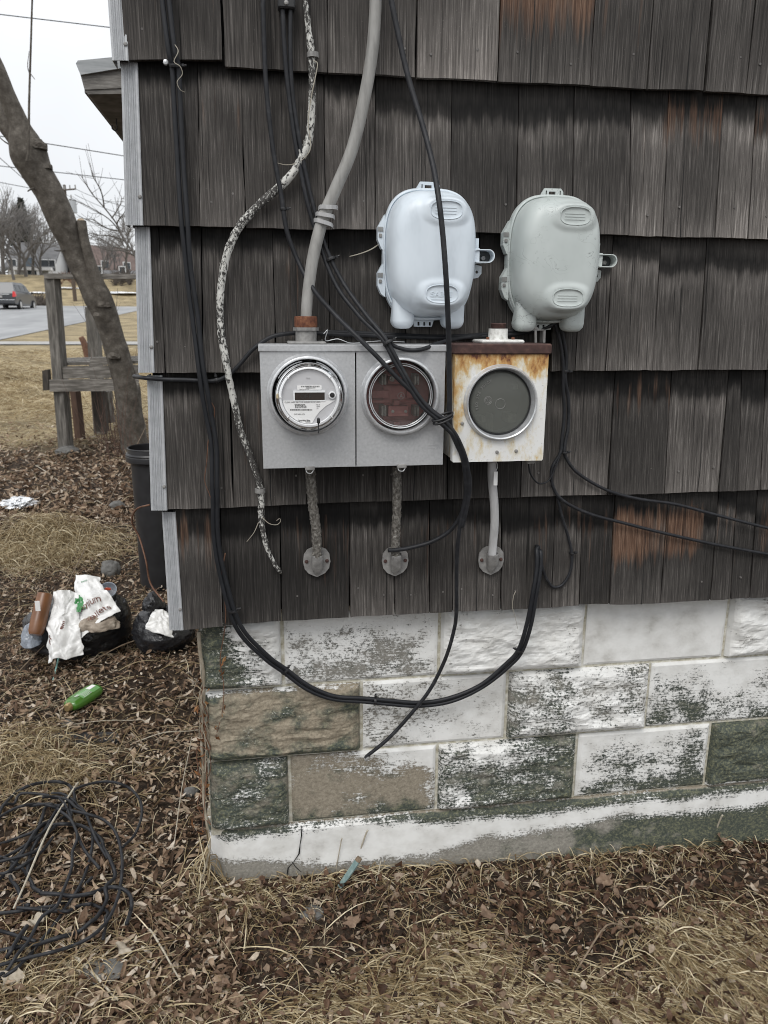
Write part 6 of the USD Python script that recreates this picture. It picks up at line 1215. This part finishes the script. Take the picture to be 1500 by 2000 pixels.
# street
def strip(name, x0, x1, y0, y1, nx, ny, m, label, up=.02):
    X, Y = np.meshgrid(np.linspace(x0, x1, nx), np.linspace(y0, y1, ny)); obj(name, grid(np.stack([X, Y, terrain(X, Y)+up], -1)), m, label=label, cat=name, kind='structure')
M_road = noisy('pale_wet_asphalt', [(.3, (.17, .175, .18)), (.5, (.235, .24, .245)), (.7, (.31, .315, .32))], (.9, .25, 1), .55, .1)
M_walk = noisy('pale_concrete', [(.3, (.25, .245, .235)), (.7, (.38, .375, .36))], (3, 3, 3), .85, .1)
strip('road', -21, -8.1, 14, 62, 8, 60, M_road, 'pale grey asphalt street running away past the yard'); strip('sidewalk', -8.0, 20, 22.1, 23.3, 30, 4, M_walk, 'narrow pale concrete walk crossing the lawn to the street', .03)
# van
vo = V(33, 606, 52.5); vz = float(terrain(vo[0]-1, 52.5))+.02
vb = np.array([vo[0]-.98, 52.5, vz])
van = thing('van', 'dark grey minivan parked on the street, seen from behind', 'van', vb)
M_vanpaint = plain('dark_grey_car_paint', (.040, .043, .048), .35, .2, coat_weight=.3)
M_vanglass = plain('tinted_glass', (.012, .014, .016), .15, specular_ior_level=.2); M_tyre = plain('tyre', (.018, .018, .018), .8); M_rim = plain('wheel_rim', (.5, .5, .5), .35, .7)
M_tail = plain('tail_light_red', (.55, .03, .03), .25); M_chrome = plain('chrome_strip', (.62, .63, .64), .2, .8)
def vh(pts): return trimesh.convex.convex_hull(np.array(pts, float)+vb)
def sym(l): return [(s*x, y, z) for x, y, z in l for s in (-1, 1)]
obj('lower_body', vh(sym([(.93, .06, .34), (.98, .10, .55), (.975, .02, .78), (.94, .04, 1.02), (.96, 2.5, 1.06), (.93, 4.1, 1.02), (.88, 4.95, .80), (.86, 5.1, .5), (.9, 4.9, .30), (.95, 2.5, .28)])), M_vanpaint, van, smooth=30)
obj('cabin', vh(sym([(.92, .05, 1.0), (.90, .20, 1.18), (.76, .42, 1.66), (.72, .62, 1.72), (.73, 2.4, 1.75), (.70, 3.1, 1.66), (.86, 4.15, 1.04)])), M_vanpaint, van, smooth=30)
obj('rear_bumper', vh(sym([(.95, .0, .36), (.96, -.10, .42), (.95, -.10, .62), (.95, .05, .66), (.97, .4, .45)])), M_vanpaint, van, smooth=30)
obj('rear_window', vh(sym([(.80, .155, 1.13), (.66, .375, 1.58), (.80, .175, 1.12), (.66, .395, 1.58)])), M_vanglass, van)
for y0, y1 in ((.55, 1.45), (1.52, 2.5), (2.57, 3.45)):
    for s in (-1, 1): obj('side_window', vh([(s*.915, y0-.05 if y0 < 1 else y0, 1.14), (s*.93, y1, 1.14), (s*.80, min(y1, 3.05), 1.58), (s*.80, y0+.05, 1.58), (s*.86, y0, 1.14), (s*.86, y1, 1.14), (s*.70, y0+.1, 1.58)]), M_vanglass, van)
for s in (-1, 1):
    obj('tail_light', vh([(s*.965, .01, .80), (s*.80, -.015, .80), (s*.93, .04, 1.14), (s*.82, .03, 1.14), (s*.985, .22, .85), (s*.945, .22, 1.10)]), M_tail, van)
    for y in (1.0, 4.05):
        w_ = obj('wheel', lathe([(.0001, -.11), (.30, -.11), (.335, -.08), (.335, .08), (.30, .115), (.21, .115), (.20, .09), (.0001, .09)], vb+[s*.89, y, .335], (s, 0, 0), 28), M_tyre, van, smooth=30)
        obj('rim', lathe([(.205, .10), (.19, .118), (.06, .10), (.0001, .112)], vb+[s*.89, y, .335], (s, 0, 0), 20), M_rim, w_)
    obj('mirror', vh([(s*1.0, 3.5, 1.05), (s*1.15, 3.5, 1.06), (s*1.15, 3.5, 1.2), (s*1.0, 3.5, 1.2), (s*1.05, 3.65, 1.1)]), M_vanpaint, van)
obj('chrome_strip', vh(sym([(.62, -.012, .93), (.62, -.012, .98), (.62, .06, .95)])), M_chrome, van); obj('number_plate', vh(sym([(.17, -.015, .74), (.17, -.010, .88), (.17, .05, .8)])), M_walk, van); obj('bumper_strip', vh(sym([(.94, -.107, .60), (.94, -.104, .63), (.9, -.05, .62)])), M_chrome, van)
# utility pole
ub = G(147, 588); uy = ub[1]; ut = V(125.5, 361, uy)
up_ = thing('utility_pole', 'brown wooden utility pole with a crossarm and transformer across the street', 'utility pole', ub)
M_pole = plain('pole_wood', (.085, .065, .050), .9)
obj('pole', tube([ub-[0, 0, .3], ut], [.16, .11], 12), M_pole, up_, smooth=True)
a, b = V(114, 372, uy-.2), V(149, 369, uy-.2); obj('crossarm', tube([a, b], .06, 4), M_pole, up_)
for i in range(4): q = a+(b-a)*(.05+.3*i); obj('insulator', cyl(q, q+[0, 0, .32], .05, 8), M_castgrey, up_)
q = V(143, 403, uy-.3); obj('transformer', lathe([(.0001, -.5), (.27, -.5), (.28, .45), (.2, .52), (.0001, .55)], q, (0, 0, 1), 16), plain('transformer_grey', (.36, .38, .40), .5), up_, smooth=30)
obj('bushing', cyl(q+[-.1, 0, .5], q+[-.1, 0, .85], .05, 8), M_castgrey, up_)
obj('hanger', tube([V(131, 400, uy), q], .05, 5), M_castgrey, up_)
def wire(label, a, b, r, sag=.0):
    A, B = V(*a), V(*b); t_ = np.linspace(0, 1, 18)[:, None]; p = A+(B-A)*t_-np.array([0, 0, 1])*sag*4*t_*(1-t_); t = thing('overhead_wire', label, 'wire', A); obj('line', tube(p, r, 5), M_cable, t)
wire('overhead wire crossing the sky highest, above the porch roof', (-120, 14, 14), (420, 78, 15), .009)
wire('overhead wire running behind the tree fork below the porch roof hook', (-100, 250, 16), (420, 333, 16), .009)
wire('overhead wire halfway between the hook and the platform rail, right of the trunk', (-100, 313, 22), (420, 371, 22), .011)
wire('thin overhead wire at the left edge above the spruce tip', (-60, 345, 40), (126, 380, uy), .02)
wire('thin overhead wire sloping down steeply at the left edge', (-80, 238, 30), (126, 420, uy), .018)
wire('faint overhead wire between the pole crossarm and the house corner', (148, 369, uy-.2), (420, 425, 30), .018, .4)
wire('faint lower overhead wire between the pole and the house corner', (146, 380, uy), (420, 470, 40), .018, .3)
# bare trees
def bare_tree(label, base, height, seed, spread=.55, levels=5, r0=None, m=None, group='bare trees across the street', name='bare_tree', lean=0):
    rg = np.random.default_rng(seed); br, tw = [], []
    def grow(p, d, L, r, lv):
        n = 4; q = [p]
        for _ in range(n):
            d = d+rg.normal(0, .10, 3)+np.array([0, 0, .04]); d /= np.linalg.norm(d); q.append(q[-1]+d*L/n)
        (br if lv >= levels-1 else tw).append(tube(np.array(q), np.linspace(r, r*.6, n+1), 6 if lv >= levels-1 else 3))
        if lv == 0: return
        for k in range(rg.integers(3, 5) if lv > 1 else 3):
            s = q[-1] if k < 2 else q[rg.integers(1, n)]
            a = rg.normal(0, 1, 3); a -= d*np.dot(a, d); a /= np.linalg.norm(a); nd = d*math.cos(spread)+a*math.sin(spread)*rg.uniform(.7, 1.3); nd[2] += .08
            grow(s, nd/np.linalg.norm(nd), L*rg.uniform(.58, .82), r*.60, lv-1)
    grow(base-np.array([0, 0, .2]), np.array([lean, 0, 1.0]), height*.30, r0 or height*.022, levels)
    t = thing(name, label, 'tree', base, group); obj('trunk', cat_(br), m or M_farbark, t); obj('branches', cat_(tw), m or M_fartwig, t, kind='stuff')
for i, (x, y, yy, h, lb_) in enumerate(((10, 566, 78, 9.5, 'bushy bare tree at the left edge across the street'), (38, 566, 82, 8.5, 'bare tree in front of the grey roofed house, left of its door'), (66, 566, 80, 8.0, 'bare tree overlapping the roof of the grey roofed house'), (-22, 568, 74, 9.0, 'bare tree leaning in from beyond the left edge of view'), (92, 562, 96, 10.0, 'tall bare tree behind the right end of the grey roof'), (22, 562, 100, 12.5, 'tallest bare tree behind the spruce'), (226, 566, 84, 5.5, 'low bare tree in front of the brown roofed house'), (252, 568, 76, 6.5, 'bare tree right of the brown roofed house beside the corner trim'), (54, 566, 76, 7.2, 'dense bare tree directly in front of the grey roof'), (2, 566, 90, 11, 'big dark bare tree at the very left edge'), (84, 566, 78, 6.2, 'small bare tree at the right wall of the grey roofed house'), (30, 568, 74, 6.5, 'low spreading bare tree behind the van'), (205, 566, 86, 6.0, 'bare tree covering the left of the brown roof'))):
    b = V(x, y, yy); b[2] = terrain(b[0], b[1]); bare_tree(lb_, b, h, 200+i, .55, 5)
# spruce
b = V(57, 560, 92); b[2] = terrain(b[0], b[1]); tp = V(38, 388, 92); hs = tp[2]-b[2]
rg = np.random.default_rng(31); ms = []
for _ in range(2600):
    u = rg.random()**.8; z = hs*(.12+.88*u); rad_ = (1-u)*3.0*(.55+.45*math.sin(u*46)**2)+.06; a = rg.uniform(0, 2*np.pi); d_ = np.array([math.cos(a), math.sin(a), -.28+rg.normal(0, .1)])
    e = b+np.array([0, 0, z])+d_*rad_*rg.uniform(.35, 1.0); s = np.cross(d_, [0, 0, 1])*rg.uniform(.05, .14); l_ = d_*rg.uniform(.15, .4); ms.append((np.array([e-s-l_, e+s-l_, e+l_, e-l_*.2+[0, 0, -.12]]), np.array([[0, 1, 2], [0, 2, 3], [1, 3, 2]])))
sp = thing('spruce_tree', 'dark narrow spruce standing among the bare trees', 'tree', b); obj('trunk', tube([b, b+[0, 0, hs]], [.16, .02], 7), M_farbark, sp); obj('crown', cat_(ms), litter('spruce_needles', [(0, (.022, .032, .024)), (1, (.06, .075, .055))], .8, .1), sp, kind='stuff')
# near sapling beside the corner
YS = 15.0
SL = [[(1500, 1100), (1440, 920), (1400, 830), (1300, 690), (1220, 520), (1090, 350), (960, 200), (850, 20)], [(1090, 350), (1075, 240), (1040, 140), (975, 30), (955, -40)], [(1220, 520), (1250, 470), (1290, 420), (1360, 330)], [(1170, 460), (1220, 390), (1265, 300), (1270, 230)], [(1370, 790), (1250, 600), (1150, 480), (1000, 380), (820, 290), (720, 262)], [(1300, 690), (1150, 645), (1040, 640), (930, 612)], [(1380, 800), (1200, 760), (1080, 690), (950, 640)], [(1250, 600), (1100, 560), (980, 480), (880, 470)], [(1420, 860), (1280, 800), (1150, 800), (1020, 760)], [(1430, 900), (1330, 640), (1290, 560), (1300, 440)]]
sg = V(1440/5.36, 340+1100/5.36, YS); sg[2] = terrain(sg[0], sg[1])
st = thing('sapling', 'slender bare sapling spreading branches left from behind the corner trim', 'tree', sg); rg = np.random.default_rng(9); tws = []
obj('trunk', tube(spline([sg-[0, 0, .1], V(1440/5.36, 340+920/5.36, YS), V(1400/5.36, 340+830/5.36, YS)], 5), np.linspace(.05, .038, 11), 7), M_farbark, st)
for i, l in enumerate(SL):
    p = spline([V(x/5.36, 340+y/5.36, YS+.4*math.sin(i*2+j*.4)) for j, (x, y) in enumerate(l[1:] if i == 0 else l)], 6); rr_ = np.linspace(.030 if i == 0 else .016, .006, len(p)); obj('branch', tube(p, rr_, 6), M_farbark, st, smooth=True)
    for _ in range(12):
        k_ = rg.integers(2, len(p)-1); d_ = p[k_]-p[k_-1]; d_ = d_/np.linalg.norm(d_); a = rg.normal(0, 1, 3); q = d_*.7+a*.45; tws.append(tube([p[k_], p[k_]+q*rg.uniform(.1, .25), p[k_]+q*rg.uniform(.3, .5)+[0, 0, .04]], [.006, .004, .003], 3))
obj('twigs', cat_(tws), M_farbark, st, kind='stuff')
# houses
M_siding = plain('white_siding', (.62, .63, .64), .7); M_roofgrey = noisy('grey_shingle_roof', [(.3, (.085, .085, .088)), (.7, (.15, .15, .153))], (2, 2, 2), .9); M_roofbrown = noisy('brown_shingle_roof', [(.3, (.09, .065, .058)), (.7, (.16, .118, .105))], (2, 2, 2), .9)
M_win = plain('dark_window', (.03, .035, .04), .1); M_brick = plain('chimney_brick', (.14, .10, .09), .9); M_door = plain('grey_door', (.10, .13, .16), .5)
def far_house(label, origin, yaw, w, l, eave, ridge, roofm, windows, chimney=None, porch=None):
    """gable ends face the local x axis ends; the front is local -y"""
    c, s = math.cos(yaw), math.sin(yaw); R_ = np.array([[c, -s, 0], [s, c, 0], [0, 0, 1.0]]); o = np.asarray(origin)
    L = lambda p: np.asarray(p, float)@R_.T+o
    t = thing('house', label, 'house', o)
    wv_ = [(-w/2, 0, -1), (w/2, 0, -1), (w/2, l, -1), (-w/2, l, -1), (-w/2, 0, eave), (w/2, 0, eave), (w/2, l, eave), (-w/2, l, eave), (-w/2, l/2, ridge), (w/2, l/2, ridge)]
    f = [[0, 1, 5], [0, 5, 4], [1, 2, 6], [1, 6, 5], [2, 3, 7], [2, 7, 6], [3, 0, 4], [3, 4, 7], [4, 8, 7], [5, 6, 9], [4, 5, 9], [4, 9, 8], [7, 8, 9], [7, 9, 6]]
    obj('wall', (L(wv_), np.array(f)), M_siding, t)
    ov = .35; sl = (ridge-eave)/(l/2)
    rf = None
    for k in (0, 1):
        y0, y1 = (-ov, l/2) if k == 0 else (l+ov, l/2); z0 = eave-sl*ov
        fr = np.array([[L((-w/2-ov, y0, z0+.04)), L((w/2+ov, y0, z0+.04))], [L((-w/2-ov, y1, ridge+.04)), L((w/2+ov, y1, ridge+.04))]])
        rf = obj('roof', slab(fr, fr+[0, 0, .18]), roofm, t)
    if chimney: x, y, z0, z1 = chimney; obj('chimney', (L(np.array(trimesh.creation.box(bounds=[[x-.3, y-.3, z0], [x+.3, y+.3, z1]]).vertices)), np.array(trimesh.creation.box().faces)), M_brick, rf)
    def lbox(a, b): m = trimesh.creation.box(bounds=[np.minimum(a, b), np.maximum(a, b)]); return L(np.array(m.vertices)), np.array(m.faces)
    for (kind, x, z, ww, hh) in windows:
        if kind == 'w':
            fm = obj('window', lbox((x-ww/2-.08, -.06, z-.08), (x+ww/2+.08, .0, z+hh+.08)), M_siding, t); obj('pane', lbox((x-ww/2, -.08, z), (x+ww/2, -.062, z+hh)), M_win, fm)
        elif kind == 'd': obj('door', lbox((x-ww/2, -.08, z), (x+ww/2, 0, z+hh)), M_door, t)
        else:
            gx_ = -w/2; fm = obj('window', lbox((gx_-.05, x-ww/2-.08, z-.08), (gx_, x+ww/2+.08, z+hh+.08)), M_siding, t); obj('pane', lbox((gx_-.07, x-ww/2, z), (gx_-.052, x+ww/2, z+hh)), M_win, fm)
    if porch:
        x0, x1, d, zz = porch; obj('porch_roof', lbox((x0, -d, zz), (x1, -.02, zz+.3)), M_siding, t)
        for x in np.linspace(x0+.15, x1-.15, 4): obj('porch_column', lbox((x-.12, -d+.1, -.6), (x+.12, -d+.34, zz)), M_siding, t)
    return L
b = V(62, 562, 84); gz = float(terrain(b[0], b[1])); ez = V(66, 523, 84)[2]-gz; rzz = V(66, 478, 88)[2]-gz; wpx = V(106, 523, 84)[0]-V(22, 523, 84)[0]
far_house('white house with a grey roof behind the bare trees on the left', (b[0], b[1], gz), .0, wpx, 8, ez, rzz, M_roofgrey, [('w', -1.6, .6, .7, 1.0), ('d', .1, .0, .9, 1.8), ('w', 1.5, .6, .7, 1.0), ('w', 2.2, .6, .5, 1.0)], None, (-1.4, 2.3, 1.2, ez-.3))
b = V(232, 562, 90); gz = float(terrain(b[0], b[1])); ez = V(215, 528, 90)[2]-gz; rzz = V(215, 487, 94)[2]-gz
far_house('white house with a brown roof and chimney right of the leaning tree', (b[0], b[1], gz), .75, 6.5, 6.2, ez, rzz, M_roofbrown, [('w', -1.5, .7, .8, 1.1), ('w', 1.2, .7, .8, 1.1), ('g', 2.0, .7, .8, 1.1), ('g', 4.2, .7, .8, 1.1), ('g', 3.1, ez+.3, .7, .9)], (-2.6, 3.1, rzz-.6, rzz+1.1))
b = V(196, 563, 80); gz = float(terrain(b[0], b[1])); far_house('low white garage in front of the brown roofed house', (b[0]+1.2, b[1], gz), .1, 5.0, 4.0, V(200, 545, 80)[2]-gz+.2, V(200, 536, 80)[2]-gz+.3, M_roofgrey, [('w', -1.2, .3, .5, .6), ('w', 1.0, .3, .5, .6)])
# wall of dark stones and scrub at the far side of the street, patches of old snow
t0 = V(75, 597, 60); ms = []
rg = np.random.default_rng(14)
def scrub(label, x0, x1, yd, hpx, n, seed, m):
    rg = np.random.default_rng(seed); ms = []; base = None
    for _ in range(n):
        a = V(rg.uniform(x0, x1), 590, yd+rg.uniform(-2, 2)); a[2] = terrain(a[0], a[1]); base = a if base is None else base
        for _ in range(6): d_ = np.array([rg.normal(0, .5), rg.normal(0, .3), rg.uniform(.4, 1)]); ms.append(tube([a, a+d_*hpx*scale_at(a)*rg.uniform(.4, 1)], [.035, .012], 3))
    t = thing('shrub', label, 'shrub', base, 'scrub along the far side of the street'); obj('stems', cat_(ms), m, t, kind='stuff')
M_scrub = plain('scrub', (.075, .062, .052), .9)
scrub('low dark scrub just right of the van', 62, 86, 64, 22, 70, 3, M_scrub); scrub('low brown scrub between the platform post and the trunk', 112, 150, 74, 16, 50, 4, plain('russet_scrub', (.13, .075, .05), .9)); scrub('grey scrub below the white garage', 225, 262, 74, 26, 60, 5, M_scrub)
M_snow = plain('old_snow', (.8, .82, .85), .7)
for i, (x, y, w_) in enumerate(((135, 563, 1.0), (232, 572, 1.2), (250, 573, 1.5), (75, 572, .8))):
    c = G(x, y); v, f = blob(c, w_, w_*.7, .10, 50+i, .6, .3, 3); t = thing('snow_patch', ('small patch of old snow on the bank right of the platform post', 'left one of two old snow patches under the white garage', 'right one of two old snow patches under the white garage', 'patch of old snow on the bank above the van')[i], 'snow', c); obj('snow', (v, f), M_snow, t, smooth=True)
# hook under the porch roof
h0 = V(222, 238, YP+.35); s = scale_at(h0)
obj('hook', tube(spline([h0+np.array([x, 0, z])*s for x, z in ((6, 6), (5, -2), (6, -10), (2, -16), (-4, -12), (-3, -6))], 5), .0022, 6), M_cable, pr)
